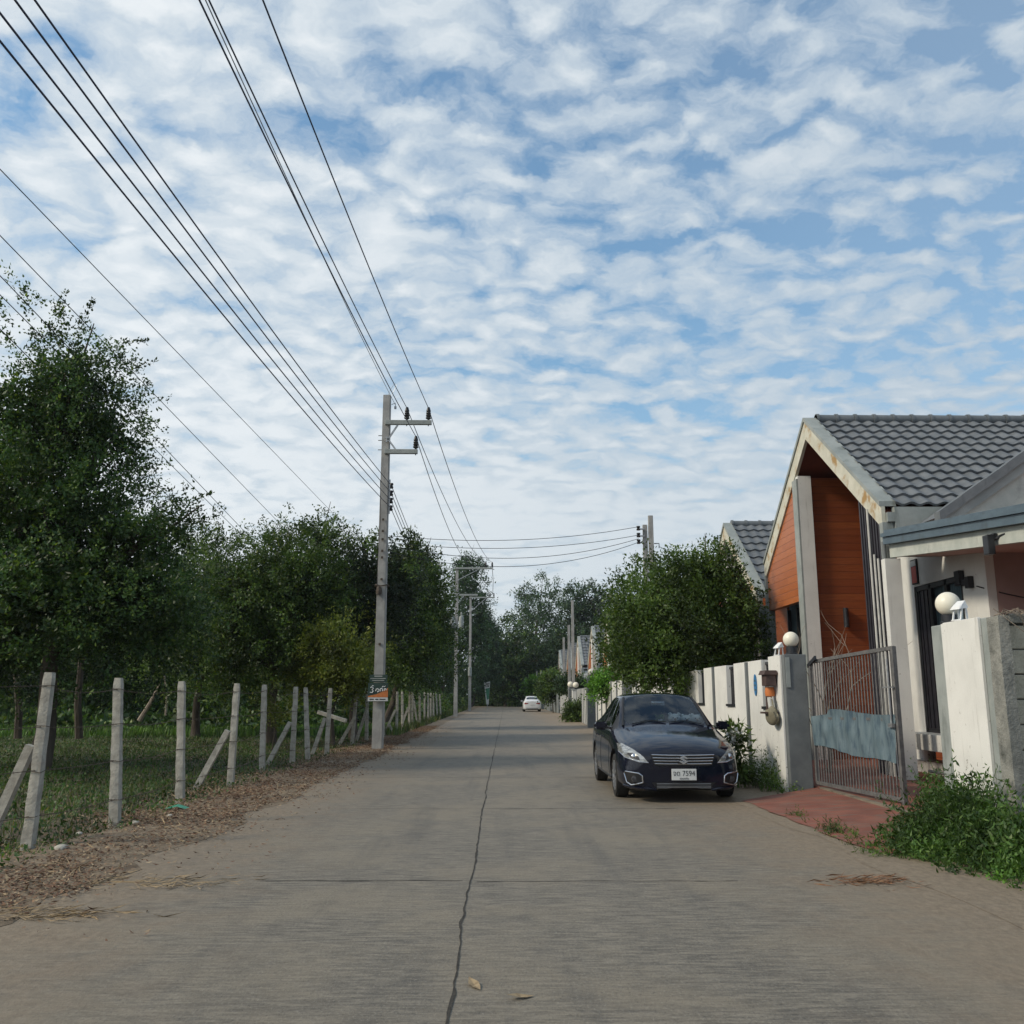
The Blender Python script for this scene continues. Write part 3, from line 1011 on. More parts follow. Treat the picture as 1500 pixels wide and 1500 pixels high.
# grass in the field, thin, with tree shade put into its dark green
def blades(name, x, y, z, h, wdt, r, mat, lean=.5):
    n = len(x)
    a = r.uniform(0, 2 * PI, n)
    hh = h * r.uniform(.45, 1.3, n)
    ww = wdt * r.uniform(.6, 1.3, n)
    dx, dy = np.cos(a), np.sin(a)
    l = lean * hh * r.uniform(.1, 1, n)
    p0 = np.stack([x - dx * ww, y - dy * ww, z], 1)
    p1 = np.stack([x + dx * ww, y + dy * ww, z], 1)
    p2 = np.stack([x + dx * ww * .4 - dy * l, y + dy * ww * .4 + dx * l, z + hh], 1)
    p3 = np.stack([x - dx * ww * .4 - dy * l, y - dy * ww * .4 + dx * l, z + hh], 1)
    return quads_mesh(name, np.stack([p0, p1, p2, p3], 1), mat)


def field_density(a, b):
    g_ = .5 + .5 * noise.noise(Vector((a * .45, b * .45, 1.2))) + .4 * noise.noise(Vector((a * 1.6, b * 1.6, 5.2)))
    return max(0.0, min(1.0, g_ * 1.1)) * (1.0 if a < -5.2 else .45)


x, y, r = scatter(190000, -24, -4.35, 6, 40, 61, lambda a, b: field_density(a, b) * min(1, 12 / max(b, 1)))
tag(blades('grass', x, y, np.full(len(x), -.07), .15, .006, r, M_GRASS, .9), kind='stuff')
x, y, r = scatter(260000, -24, -4.3, 6, 40, 64, lambda a, b: min(1, .30 + field_density(a + 3, b) * 1.2) * min(1, 12 / max(b, 1)))
tag(quads_mesh('ground_cover', leaf_quads(np.stack([x, y, r.uniform(-.07, .06, len(x))], 1), r.normal(size=(len(x), 3)) + np.array([0, 0, .2]), r, .065, .036, up=.7), M_COVER), kind='stuff')
x, y, r = scatter(36000, -40, -5.0, 36, 45, 62)
tag(blades('far_grass', x, y, np.full(len(x), -.07), .32, .03, r, M_LEAF_W), kind='stuff')  # sunlit strip of the field: the light is put into a brighter green
x, y, r = scatter(9000, -5.2, -3.9, 36, 120, 63)
tag(blades('verge_grass', x, y, np.full(len(x), -.03), .30, .016, r, M_GRASS), kind='stuff')

# fallen leaves on the left verge
def litter_fn(a, b):
    c = edge_l(b)
    d = c - a
    k = math.exp(-((d - .45) / .80) ** 2) if d > -.3 else .12 * math.exp(d * 2.0)
    return k * (.22 + 1.3 * max(0, noise.noise(Vector((a * 1.2, b * .7, 9)))+.35))


x, y, r = scatter(260000, -6.2, -2.2, 6, 48, 71, lambda a, b: litter_fn(a, b) * (1.0 if b > 12 else .7))
n = len(x)
pos = np.stack([x, y, np.full(n, .012) + r.uniform(0, .035, n)], 1)
a = r.uniform(0, 2 * PI, n)
al = np.stack([np.cos(a), np.sin(a), r.normal(0, .22, n)], 1)
tag(quads_mesh('fallen_leaves', leaf_quads(pos, al, r, .052, .017, up=1.1), M_LITTER), kind='stuff')
# dry stalks
x, y, r = scatter(2600, -5.4, -3.0, 6, 26, 72, lambda a, b: litter_fn(a, b))
n = len(x)
a = r.uniform(0, 2 * PI, n)
pos = np.stack([x, y, np.full(n, .02)], 1)
al = np.stack([np.cos(a), np.sin(a), r.uniform(-.02, .35, n)], 1)
tag(quads_mesh('dry_stalks', leaf_quads(pos, al, r, .22, .014, up=1.0), M_STRAW), kind='stuff')


def straw_heap(name, label, cx, cy, sx, sy, n, seed, mat=M_STRAW, L=.22):
    r = np.random.default_rng(seed)
    x = cx + r.normal(0, sx, n)
    y = cy + r.normal(0, sy, n)
    a = r.normal(0, .5, n)
    al = np.stack([np.cos(a), np.sin(a) * .8, r.uniform(-.05, .18, n)], 1)
    o = quads_mesh(name, leaf_quads(np.stack([x, y, r.uniform(.008, .035, n)], 1), al, r, L, .012, up=1), mat)
    return tag(o, label, 'dry grass', 'dry grass heaps on the road')


straw_heap('straw_heap', 'small heap of reddish dry stalks on the right side of the road', 2.95, 8.0, .2, .09, 150, 81, M_TERRA, .16)
straw_heap('straw_heap', 'scattered dry grass on the concrete at the left road edge', -2.75, 8.0, .3, .12, 110, 82)
straw_heap('straw_heap', 'dark heap of dry grass at the lower left road edge', -3.25, 6.9, .3, .10, 130, 83)
for (lab, p, rz, s) in (('pale dry leaf lying on the road near the long joint', (-.14, 5.26, .006), .4, .085), ('narrow dry leaf lying on the road right of the pale leaf', (.10, 5.06, .006), 1.9, .075)):
    mb = MB()
    mb.add([(0, -s, 0), (.02, -.4 * s, .004), (.028, .2 * s, .012), (0, s, .02), (-.028, .2 * s, .008), (-.02, -.4 * s, .002), (0, 0, .0)], [(0, 1, 6, 5), (1, 2, 6), (2, 3, 6), (3, 4, 6), (4, 5, 6)])
    o = mb.build('dry_leaf', M_STRAW)
    o.location = p
    o.rotation_euler = (0, 0, rz)
    tag(o, lab, 'leaf', 'dry leaves on the road')

# scraps of litter by the fence
mb = MB()
mb.add([(0, 0, .02), (.16, .02, .05), (.28, -.02, .02), (.30, .10, .03), (.14, .13, .07), (-.02, .10, .02)], [(0, 1, 4, 5), (1, 2, 3, 4)])
o = mb.build('plastic_scrap', simple('green_plastic', (0.03, 0.20, 0.13), (0.05, 0.26, 0.17), 9, .5, 0))
o.location = (-4.45, 12.75, .02)
tag(o, 'scrap of green plastic on the leaf litter beside the third fence post', 'litter')
for i, (x, y, s, lab) in enumerate(((-4.35, 11.5, .05, 'pale stone on the verge right of the second fence post'), (-4.15, 12.1, .045, 'small pale stone on the verge near the green scrap'), (-4.35, 9.65, .065, 'pale stone on the verge right of the leaning near post'), (-4.6, 10.6, .04, 'small pale stone between the first two fence posts'))):
    bm = bmesh.new()
    bmesh.ops.create_icosphere(bm, subdivisions=2, radius=s)
    for q in bm.verts:
        q.co *= 1 + .35 * noise.noise(q.co * 14 + Vector((i * 5, 0, 0)))
        q.co.z *= .55
    o = MB().bm(bm).build('stone', M_POST, smooth=True)
    o.location = (x, y, .03)
    tag(o, lab, 'stone', 'stones on the verge')

# ------------------------------------------------------------------ the field fence
ORD = ['', 'second', 'third', 'fourth', 'fifth', 'sixth', 'seventh', 'eighth', 'ninth', 'tenth', 'eleventh', 'twelfth', 'thirteenth', 'fourteenth', 'fifteenth', 'sixteenth', 'seventeenth', 'eighteenth', 'nineteenth', 'twentieth', 'twenty-first', 'twenty-second']
# pixel of the foot, pixel of the top, strut side (-1, 0, 1 as seen)
posts = [((40, 1240), (73, 985)), ((170, 1208), (173, 993)), ((265, 1173), (266, 998)), ((337, 1151), (345, 1001)), ((384, 1128), (388, 1003)),
         ((428, 1118), (434, 1006)), ((452, 1114), (447, 1007)), ((478, 1106), (484, 1008)), ((515, 1090), (523, 1010)), ((537, 1086), (538, 1010)),
         ((562, 1080), (562, 1011)), ((581, 1073), (582, 1013)), ((590, 1071), (589, 1013)), ((599, 1067), (600, 1013)), ((604, 1063), (604, 1014)), ((615, 1064), (615, 1014)),
         ((622, 1058), (622, 1014)), ((627, 1058), (627, 1015)), ((631, 1056), (631, 1015)), ((635, 1055), (635, 1015)), ((641, 1052), (639, 1016)), ((646, 1051), (644, 1016))]


def ground_at(x, y):
    p = spot(x, y, 1.0)
    d = p - Vector((0, 0, CAM_H))
    return Vector((0, 0, CAM_H)) + d * (CAM_H / -d.z)


PT = []
for i, (f_, t_) in enumerate(posts):
    a = ground_at(*f_)
    b = spot(t_[0], t_[1], a.y)
    b = a + (b - a).normalized() * min((b - a).length, 1.80) if False else b
    PT.append((a, b))
    h = (b - a).length
    root = empty('fence_post', a)
    mb = MB()
    d = b - a
    rr = np.random.default_rng(i)
    lean_y = rr.normal(0, .05)
    top = Vector((d.x, lean_y, d.z))
    ns = 26
    vs_, fs_ = [], []
    ax = top.normalized()
    for q_ in range(ns + 1):
        t_q = q_ / ns
        cc = Vector((0, 0, -.25)).lerp(top, t_q) if q_ else Vector((0, 0, -.25))
        wq = (.060 - .010 * t_q) * (.86 if q_ == ns else 1)
        for e_ in range(12):
            an = 2 * PI * (e_ + .5) / 12
            kx, ky = math.cos(an), math.sin(an)
            mx_ = max(abs(kx), abs(ky))
            rr_ = min(1 / mx_, 1.30)
            pv_ = Vector((kx * rr_ * wq, ky * rr_ * wq, 0))
            nz = noise.noise(Vector((pv_.x * 18 + i * 3.7, pv_.y * 18, cc.z * 6))) * .008 + noise.noise(Vector((pv_.x * 40 + i * 3.7, pv_.y * 40, cc.z * 25))) * .004
            vs_.append(cc + pv_ * (1 + nz / wq))
    for q_ in range(ns):
        for e_ in range(12):
            fs_.append((q_ * 12 + e_, q_ * 12 + (e_ + 1) % 12, (q_ + 1) * 12 + (e_ + 1) % 12, (q_ + 1) * 12 + e_))
    fs_.append(tuple(ns * 12 + e_ for e_ in range(12)))
    mb.add(vs_, fs_)
    mb.build('shaft', M_POST, root, smooth=True)
    for k, t in enumerate((.92, .68, .43, .17)):
        c = top * t
        wd = (.125 + (.105 - .125) * t) * .5 + .004
        m2 = MB()
        m2.tube([c + Vector((sx * wd, sy * wd, rr.normal(0, .01))) for sx, sy in ((-1, -1), (1, -1), (1, 1), (-1, 1), (-1, -1))], .004, 4)
        m2.build('wire_tie', M_RUST, root)
    if i == 0:
        lab = 'leaning concrete fence post at the left edge, nearest to the camera'
    elif i == len(posts) - 1:
        lab = 'last concrete fence post, farthest along the road'
    else:
        lab = ORD[i] + ' concrete fence post from the camera along the field'
    tag(root, lab, 'fence post', 'concrete posts of the field fence')

struts = [((-26, 1240), (46, 1092), 10.2, 'leaning'), ((283, 1157), (334, 1070), 16.2, 'fourth'), ((388, 1123), (425, 1058), 21.5, 'sixth'), ((455, 1110), (476, 1052), 24.8, 'eighth'),
          ((494, 1088), (520, 1050), 30, 'ninth'), ((520, 1082), (537, 1040), 32, 'tenth'), ((562, 1062), (579, 1040), 40, 'twelfth'), ((585, 1060), (598, 1036), 44, 'fourteenth'), ((612, 1060), (605, 1018), 50, 'fifteenth')]
for i, (f_, t_, Y, which) in enumerate(struts):
    a = spot(*f_, Y)
    a.z = -.12
    b = spot(*t_, Y)
    mb = MB()
    mb.bar(a, b, .10, .10, .09, .09, up=(0, 1, 0))
    tag(mb.build('fence_strut', M_POST), 'slanting concrete strut propping the ' + (which + ' fence post at the left edge' if which == 'leaning' else which + ' fence post from the camera'), 'strut', 'struts of the field fence')
mb = MB()
mb.bar(spot(466, 1043, 25.5), spot(507, 1056, 25.2), .09, .09)
tag(mb.build('fallen_rail', M_POST), 'broken pale concrete rail lying across the eighth fence post', 'rail')
mb = MB()
mb.bar(spot(570, 1062, 38), spot(578, 1076, 38), .09, .09)
tag(mb.build('fallen_rail', M_POST), 'short slanting concrete stub right of the near concrete pole', 'rail')

for k, (t, nm) in enumerate(((.92, 'topmost'), (.68, 'second from the top'), (.43, 'third from the top'), (.17, 'lowest'))):
    pts = []
    P0 = [(-7.5, 4.0, 1.72 * t)] + [tuple(a.lerp(b, t)) for a, b in PT]
    for j in range(len(P0) - 1):
        a, b = Vector(P0[j]), Vector(P0[j + 1])
        ns = 8
        for q in range(ns):
            s = q / ns
            p = a.lerp(b, s)
            p.z -= 4 * s * (1 - s) * (.05 if k == 0 else .03) * (1 + .5 * math.sin(j * 3 + k))
            p.y -= .06
            pts.append(p)
    mb = MB()
    mb.tube(pts, .0048, 4)
    for j in range(0, len(pts) - 1, 1):      # barbs
        if pts[j].y < 24:
            for s in (.3, .7):
                c = pts[j].lerp(pts[j + 1], s)
                mb.bar(c + Vector((.0, .0, -.014)), c + Vector((.0, .006, .014)), .003)
    tag(mb.build('barbed_wire', M_RUST), 'rusty barbed wire strand on the field fence, ' + nm, 'wire', 'wire strands of the field fence')


# ------------------------------------------------------------------ utility poles and lines
def insulator(root, p, h=.42, r=.085):
    mb = MB()
    prof = [(.02, 0), (.03, .02), (r * .75, .05)]
    for k in range(4):
        z = .06 + k * (h - .12) / 4
        prof += [(r * (1 - .06 * k), z), (r * (1.02 - .06 * k), z + .025), (r * .7, z + .05)]
    prof += [(.05, h - .04), (.035, h), (0, h)]
    mb.lathe(prof, 14, Matrix.Translation(p))
    mb.bar(Vector(p) + Vector((0, 0, -.18)), Vector(p), .03)
    return mb.build('insulator', M_INSUL, root, smooth=True)


def pole_shaft(mb, h, w0, w1, lean=(0, 0)):
    bm = bmesh.new()
    bmesh.ops.create_cube(bm, size=1)
    bmesh.ops.bevel(bm, geom=[e for e in bm.edges if abs(e.verts[0].co.z - e.verts[1].co.z) > .5], offset=.09, segments=2, affect='EDGES')
    for q in bm.verts:
        t = q.co.z + .5
        wd = w0 + (w1 - w0) * t
        q.co = Vector((q.co.x * wd + lean[0] * t, q.co.y * wd + lean[1] * t, -.4 + (h + .4) * t))
    mb.bm(bm)


def power_pole(label, base, h, w0, w1, arms, loads=None):
    root = empty('utility_pole', base, label, 'utility pole', 'concrete poles along the left side')
    mb = MB()
    pole_shaft(mb, h, w0, w1)
    mb.build('shaft', M_POLE, root)
    for (z, x0, x1, ins, br) in arms:
        mb = MB()
        mb.box(x0, x1, -w1 * .5 - .11, -w1 * .5 - .002, z - .07, z + .07, .012)
        mb.build('crossarm', M_ARM, root)
        mb = MB()
        mb.bar((x0 + (x1 - x0) * br[0], -w1 * .5 - .06, z + br[2]), (x0 + .05, -w1 * .5 - .06, z + br[1]), .05, .05)
        mb.build('brace', M_STEEL, root)
        for x in ins:
            insulator(root, (x, -w1 * .5 - .055, z + .07))
    return root


B1 = Vector((-3.56, 27.34, 0))
p1 = power_pole('tall near concrete power pole with two crossarms beside the field fence', B1, 10.63, .315, .225,
                [(9.72, -.02, 1.40, (.64, 1.30), (.27, -.62, -.08)), (8.80, -.02, .99, (.93,), (.34, .46, .06))])
for z in (7.76, 7.53, 7.30, 7.07):            # rack of spool insulators
    mb = MB()
    mb.lathe([(0, -.08), (.05, -.08), (.06, -.04), (.035, 0), (.06, .04), (.05, .08), (0, .08)], 12, Matrix.Translation((.21, -.05, z)))
    mb.build('spool', M_INSUL, p1, smooth=True)
mb = MB()
mb.box(.145, .175, -.09, -.01, 6.9, 7.95)
mb.build('rack', M_STEEL, p1)
mb = MB()
mb.tube([(.14, 0, 10.35), (.26, 0, 10.4), (.26, 0, 10.28)], .012, 6)
mb.lathe([(0, 0), (.035, .01), (.035, .09), (0, .1)], 10, Matrix.Translation((.26, 0, 10.2)))
mb.build('top_hook', M_STEEL, p1)
mb = MB()
mb.tube([(0, 0, 10.6), (.10, 0, 10.85), (.22, 0, 11.05), (.28, 0, 11.0), (.2, 0, 10.8), (.12, 0, 10.62)], .006, 5)
mb.build('top_wire', M_STEEL, p1)
mb = MB()
for z in (9.2, 9.35, 8.9):
    mb.tube([(-.24, 0, z), (-.1, 0, z)], .012, 6)
for z in (5.55, 5.75, 6.35, 6.7, 4.9, 6.1, 3.0):
    mb.box(-.03, .03, -.190, -.15, z - .03, z + .03)
mb.build('bolts', M_RUST, p1)
mb = MB()
mb.tube([(-.19 * math.cos(a) * 1.05, -.19 * math.sin(a) * 1.05, 4.72 + .02 * math.sin(3 * a)) for a in np.linspace(0, 2 * PI, 17)], .02, 6)
mb.lathe([(0, 0), (.08, .0), (.09, .1), (.06, .22), (0, .24)], 8, Matrix.Translation((-.06, -.21, 4.45)))
mb.build('clamp', M_RUST, p1)
mb = MB()
mb.tube([(-.10 + .02 * math.sin(z * 2.1), -.205, z) for z in np.linspace(4.4, 7.9, 14)], .008, 5)
mb.build('earth_cable', M_CABLE, p1)

# advertisement board tied to the near pole
ad = empty('advert_board', (-3.56, 27.10, 1.62), 'small advert board, green over orange with white writing, tied to the near pole', 'sign')
ad.scale = (.88, .88, .88)
mb = MB()
mb.box(-.33, .33, -.012, .012, -.30, .30, .004)
mb.build('panel', M_GREENB, ad)
mb = MB()
mb.prism([(-.32, -.165), (.325, -.165), (.325, .14), (.16, .03), (-.05, -.07), (-.32, -.125)], -.016, -.0125, 'y')
mb.build('orange_wedge', M_ORANGE, ad)
mb = MB()
mb.prism([(-.325, -.29), (.325, -.29), (.325, -.172), (-.325, -.172)], -.017, -.0125, 'y')
mb.build('white_strip', M_PAPER, ad)
mb = MB()
def stroke(mb, pts, r=.016, y=-.02):
    mb.tube([(a, y, b) for a, b in pts], r, 6)
stroke(mb, [(-.25, .14), (-.19, .165), (-.15, .12), (-.19, .075), (-.15, .03), (-.19, -.02), (-.26, -.01)])
stroke(mb, [(-.20, .19), (-.17, .215), (-.14, .19)], .011)
stroke(mb, [(-.08, .03), (-.06, .09), (-.015, .11), (.035, .08), (.03, .02), (-.01, .0), (-.02, .04)])
stroke(mb, [(.08, .02), (.07, .09), (.11, .12), (.15, .09), (.145, .03)])
stroke(mb, [(.13, .15), (.16, .19), (.21, .17), (.24, .20)], .011)
stroke(mb, [(.20, .04), (.21, .10), (.25, .11), (.27, .06)])
mb.build('lettering', M_WPLASTIC, ad)
mb = MB()
for a, b in ((-.27, -.13), (-.08, .02), (.06, .25)):
    mb.box(a, b, -.020, -.0172, -.25, -.215)
mb.build('small_print', M_INK, ad)
mb = MB()
mb.box(-.29, .29, -.010, .012, .32, .56, .004)
b_ = mb.build('upper_panel', M_GREENB, ad)
mb = MB()
mb.box(-.2, .2, -.016, -.0105, .36, .385)
mb.box(-.26, .24, -.016, -.0105, .425, .45)
mb.box(-.13, .13, -.016, -.0105, .49, .535)
mb.build('pale_lines', M_ARM, b_)

B2 = Vector((-3.44, 70.5, 0))
p2 = power_pole('second concrete power pole along the road, carrying two grey transformers', B2, 11.25, .31, .22, [(11.15, -.15, 2.75, (2.2, 2.7), (.62, -1.0, -.08)), (9.1, -.6, 1.6, (), (.35, .7, .08))])
for x in (-.34, .36):
    mb = MB()
    mb.lathe([(0, 0), (.17, .02), (.18, .1), (.18, .75), (.15, .86), (.05, .9), (.05, 1.15), (.03, 1.2), (0, 1.2)], 16, Matrix.Translation((x, -.1, 6.6)))
    mb.build('transformer', M_ARM, p2, smooth=True)
for z in (5.1, 5.35, 5.6):
    insulator(p2, (.0, -.22, z), .2, .06)
mb = MB()
mb.tube([(.1 + .25 * math.cos(a) , -.2, 3.45 + .18 * math.sin(a)) for a in np.linspace(0, 4.5 * PI, 40)], .014, 5)
mb.build('cable_coil', M_CABLE, p2)
mb = MB()
mb.tube([(2.7, -.2, 11.2), (2.78, -.2, 10.2), (2.75, -.2, 9.2), (2.0, -.2, 8.6)], .02, 5)
mb.build('drop_lead', M_CABLE, p2)
B3 = Vector((-3.35, 99, 0))
p3 = power_pole('third concrete power pole, farthest of the arm poles on the left', B3, 12.0, .32, .23, [(11.9, -.15, 2.6, (2.1, 2.5), (.65, -1.6, -.08))])
mb = MB()
mb.lathe([(0, 0), (.2, .02), (.2, .9), (0, .95)], 14, Matrix.Translation((-.0, -.28, 3.6)))
mb.build('cable_joint_box', M_ARM, p3, smooth=True)
o = empty('utility_pole', (-1.55, 150, 0), 'faint thin pole with a street lamp arm far behind the green board', 'utility pole', 'concrete poles along the left side')
mb = MB()
pole_shaft(mb, 9.5, .3, .22)
mb.build('shaft', M_POLE, o)
mb = MB()
mb.bar((0, -.1, 6.2), (2.0, -.1, 7.4), .07)
mb.build('arm', M_STEEL, o)


def wire(label, pts, r, mat, group=None):
    mb = MB()
    mb.tube(pts, r, 5)
    return tag(mb.build('power_line', mat, smooth=True), label, 'cable', group)


def span(a, b, sag, n=22):
    a, b = Vector(a), Vector(b)
    return [a.lerp(b, t) - Vector((0, 0, 4 * sag * t * (1 - t))) for t in np.linspace(0, 1, n)]


def hang(end, through, sag=.6, back=-14.0, L=41.0, n=34):
    """line from the near pole through a point, carried on over the camera to the next pole behind"""
    e, q = Vector(end), Vector(through)
    k = 4 * sag / L ** 2
    out = []
    for y in np.linspace(e.y, back, n):
        t = (y - e.y) / (q.y - e.y)
        p = e.lerp(q, t)
        p.z += k * (y - e.y) * (y - q.y)
        out.append(p)
    return out


def exit_pt(x, y, z):
    d = spot(x, y, 1.0) - Vector((0, 0, CAM_H))
    return Vector((0, 0, CAM_H)) + d * ((z - CAM_H) / d.z)


G1 = 'high lines over the road'
yA = 27.34 - .19
wire('rightmost high power line running from the outer insulator over the camera', hang((B1.x + 1.30, yA, 10.17), exit_pt(385, 0, 9.25)), .0112, M_CABLEB, G1)
wire('high power line from the inner upper insulator, right of the close pair', hang((B1.x + .64, yA, 10.17), exit_pt(306, 0, 9.25)), .0112, M_CABLEB, G1)
wire('high power line from the lower arm insulator, left of the close pair', hang((B1.x + .93, yA, 9.27), exit_pt(292, 0, 8.5)), .0112, M_CABLEB, G1)
wire('thin grey earth wire running from the near pole top between the high lines', hang((B1.x + .26, 27.34, 10.33), exit_pt(301, 0, 9.5)), .008, M_STEEL, G1)
for k, (z, ex, ez) in enumerate(((7.07, (0, 60), 6.62), (7.30, (0, 19), 6.86), (7.53, (22, 0), 7.06), (7.76, (51, 0), 7.30))):
    wire('low voltage line running to the upper left, ' + ['lowest', 'second lowest', 'second highest', 'highest'][k] + ' of the four', hang((B1.x + .21, 27.29, z), exit_pt(*ex, ez), .5), .0105, M_CABLEB, 'low voltage lines at the upper left')
# onwards to the second pole
for (a, b, lab) in (((B1.x + 1.30, yA, 10.17), (B2.x + 2.7, 70.3, 11.6), 'rightmost line descending from the near pole to the second pole'),
                    ((B1.x + .64, yA, 10.17), (B2.x + 2.2, 70.3, 11.6), 'middle line descending from the near pole to the second pole'),
                    ((B1.x + .93, yA, 9.27), (B2.x + 1.2, 70.3, 11.3), 'lower line descending from the near pole to the second pole')):
    wire(lab, span(a, b, .9), .013, M_CABLE, 'lines between the near and the second pole')
for k, z in enumerate((7.07, 7.30, 7.53, 7.76)):
    wire('low line from the spool rack towards the second pole, ' + ['lowest', 'second lowest', 'second highest', 'highest'][k] + ' of four', span((B1.x + .21, 27.29, z), (B2.x + .1, 70.2, 5.2 + k * .22 + .6), .5), .011, M_CABLE, 'low lines beyond the near pole')
# the thin lines over the field
for k, ((x0, y0), (x1, y1), X) in enumerate((((0, 248), (515, 780), -9.0), ((0, 345), (408, 765), -9.6), ((0, 404), (352, 772), -9.6), ((0, 432), (346, 776), -10.2), ((0, 482), (262, 742), -10.2))):
    def atX(x, y, X):
        d = spot(x, y, 1.0) - Vector((0, 0, CAM_H))
        return Vector((0, 0, CAM_H)) + d * (X / d.x)
    a, b = atX(x0, y0, X), atX(x1, y1, X)
    d = (b - a)
    a2, b2 = a - d * (24 / d.y), b + d * (12 / d.y)
    wire('thin dark cable high over the field, ' + ['topmost', 'second from the top', 'third from the top', 'fourth from the top', 'lowest'][k] + ' of five', [a2.lerp(b2, t) for t in np.linspace(0, 1, 12)], .0105, M_CABLE, 'thin cables over the field')

# the twin pole on the right and the lines across the road
RP = Vector((4.93, 30.0, 0))
rp = empty('utility_pole', RP, 'pair of short concrete poles bolted together behind the round roadside tree', 'utility pole', 'concrete poles along the right side')
mb = MB()
pole_shaft(mb, 7.38, .20, .15)
mb.build('shaft', M_POLE, rp)
mb = MB()
pole_shaft(mb, 7.08, .19, .145)
q = mb.build('shaft', M_POLE, rp)
q.location = (-.185, .06, 0)
for z in (6.95, 6.72, 6.5):
    mb = MB()
    mb.lathe([(0, -.07), (.06, -.07), (.065, -.03), (.04, 0), (.065, .03), (.06, .07), (0, .07)], 12, Matrix.Translation((-.42, -.06, z)))
    mb.build('spool', M_INSUL, rp, smooth=True)
for z in (6.45, 6.67, 6.90):
    mb = MB()
    mb.box(-.43, -.22, -.10, -.03, z, z + .04)
    mb.build('bracket', M_STEEL, rp)
mb = MB()
mb.tube([(.1, 0, 6.45), (.26, 0, 6.45), (.26, 0, 6.3)], .02, 6)
mb.build('hook', M_STEEL, rp)
for k, (z0, z1, sag, lab) in enumerate(((6.23, 7.0, .28, 'topmost cable crossing the road to the twin pole'), (6.03, 6.72, .30, 'second cable from the top crossing the road to the twin pole'), (5.95, 6.6, .52, 'third cable from the top crossing the road to the twin pole'), (5.75, 6.48, .62, 'lowest cable crossing the road to the twin pole'))):
    wire(lab, span((B1.x + .17, 27.34, z0), (RP.x - .42, 29.94, z1), sag), .009, M_CABLE, 'cables crossing the road')
wire('thin service wire sagging from the twin pole to the second house', span((RP.x + .26, 30, 6.35), (7.4, 26.2, 5.0), .2), .009, M_CABLE)
# further twin poles down the road
for (x, y, h, lab) in ((4.95, 64.5, 8.1, 'tall thin pole on the right beside the far tiled roof'), (4.9, 67.5, 6.6, 'shorter thin pole just behind the tall right pole'), (5.15, 77, 6.3, 'thin pole on the right in front of the grey house flank'), (5.2, 138, 5.2, 'small distant pole above the clipped hedge'), (5.2, 124, 4.9, 'distant pole right of the white car')):
    o = empty('utility_pole', (x, y, 0), lab, 'utility pole', 'concrete poles along the right side')
    mb = MB()
    pole_shaft(mb, h, .24, .17)
    mb.build('shaft', M_POLE, o)

# vine tangled in the low lines
vn = spot(600, 797, 33)
q = crown_quads([(vn.x, vn.y, vn.z, .33, .3, .42), (vn.x + .05, vn.y, vn.z - .7, .16, .2, .5), (vn.x - .9, vn.y - 2.5, vn.z - .35, .18, .2, .35)], 900, .12, 91, spray=10, twig=.3)
tag(quads_mesh('vine_tangle', q, M_LEAF_B), 'leafy vine tangled in the low lines right of the near pole', 'vine')

# leaning green and white board far down the left
o = empty('board_sign', (-1.75, 112, 0), 'tapering green and white board at the far left roadside', 'sign')
mb = MB()
mb.prism([(-.34, 3.1), (.38, 3.25), (.22, .55), (-.06, .55)], -.03, .03, 'y')
mb.build('board', M_PAPER, o)
mb = MB()
mb.prism([(-.16, 2.4), (.33, 2.5), (.24, 1.2), (.02, 1.1)], -.036, -.031, 'y')
mb.build('green_patch', simple('sign_green', (.05, .20, .12), (.07, .25, .15), 5, .6, 0), o)
mb = MB()
for z in (2.65, 2.82, 2.98):
    mb.box(-.2, .25, -.036, -.031, z, z + .07)
mb.build('lettering', M_MORTAR, o)
mb = MB()
mb.box(.05, .13, -.05, .05, -.1, .6)
mb.build('leg', M_STEEL, o)

# ------------------------------------------------------------------ the houses on the right
def tile_slope(mb, x0, x1, top, bot, pitch_w=.30, rows=12, amp=.05, step=.05, seg=8):
    """wavy overlapping tile courses between the ridge line and the eave line; top, bot = (y, z)"""
    nx = int(round((x1 - x0) / pitch_w)) * seg
    T, B = Vector((0, *top)), Vector((0, *bot))
    d = (B - T)
    nrm = Vector((0, -d.z, d.y)).normalized()
    if nrm.z < 0:
        nrm = -nrm
    vs, fs = [], []
    for r_ in range(rows):
        for e in (0, 1):
            c = T + d * ((r_ + e) / rows)
            off = .02 + (step if e else 0.0)
            for i in range(nx + 1):
                x = x0 + (x1 - x0) * i / nx
                ph = 2 * PI * (i % seg) / seg
                hgt = amp * (.5 + .5 * math.cos(ph)) ** 1.0
                p = c + nrm * (off + hgt)
                vs.append((x, p.y, p.z))
    W = nx + 1
    for r_ in range(rows):
        a = r_ * 2 * W
        for i in range(nx):
            fs.append((a + i, a + i + 1, a + W + i + 1, a + W + i))
        if r_ < rows - 1:
            b = (r_ + 1) * 2 * W
            for i in range(nx):
                fs.append((a + W + i, a + W + i + 1, b + i + 1, b + i))
    # front lip of the last course
    a = (rows * 2 - 1) * W
    base = len(vs)
    for i in range(W):
        v = Vector(vs[a + i]) - nrm * .045
        vs.append(tuple(v))
    for i in range(nx):
        fs.append((a + i, a + i + 1, base + i + 1, base + i))
    mb.add(vs, fs)


def ridge_caps(mb, a, b, r=.12, n=None, L=.42):
    a, b = Vector(a), Vector(b)
    n = n or int((b - a).length / L)
    d = (b - a) / n
    for i in range(n):
        s = a + d * i
        mb.tube([s, s + d * 1.02], r, 10, r * .94)
        mb.tube([s, s + d * .14], r * 1.16, 10)


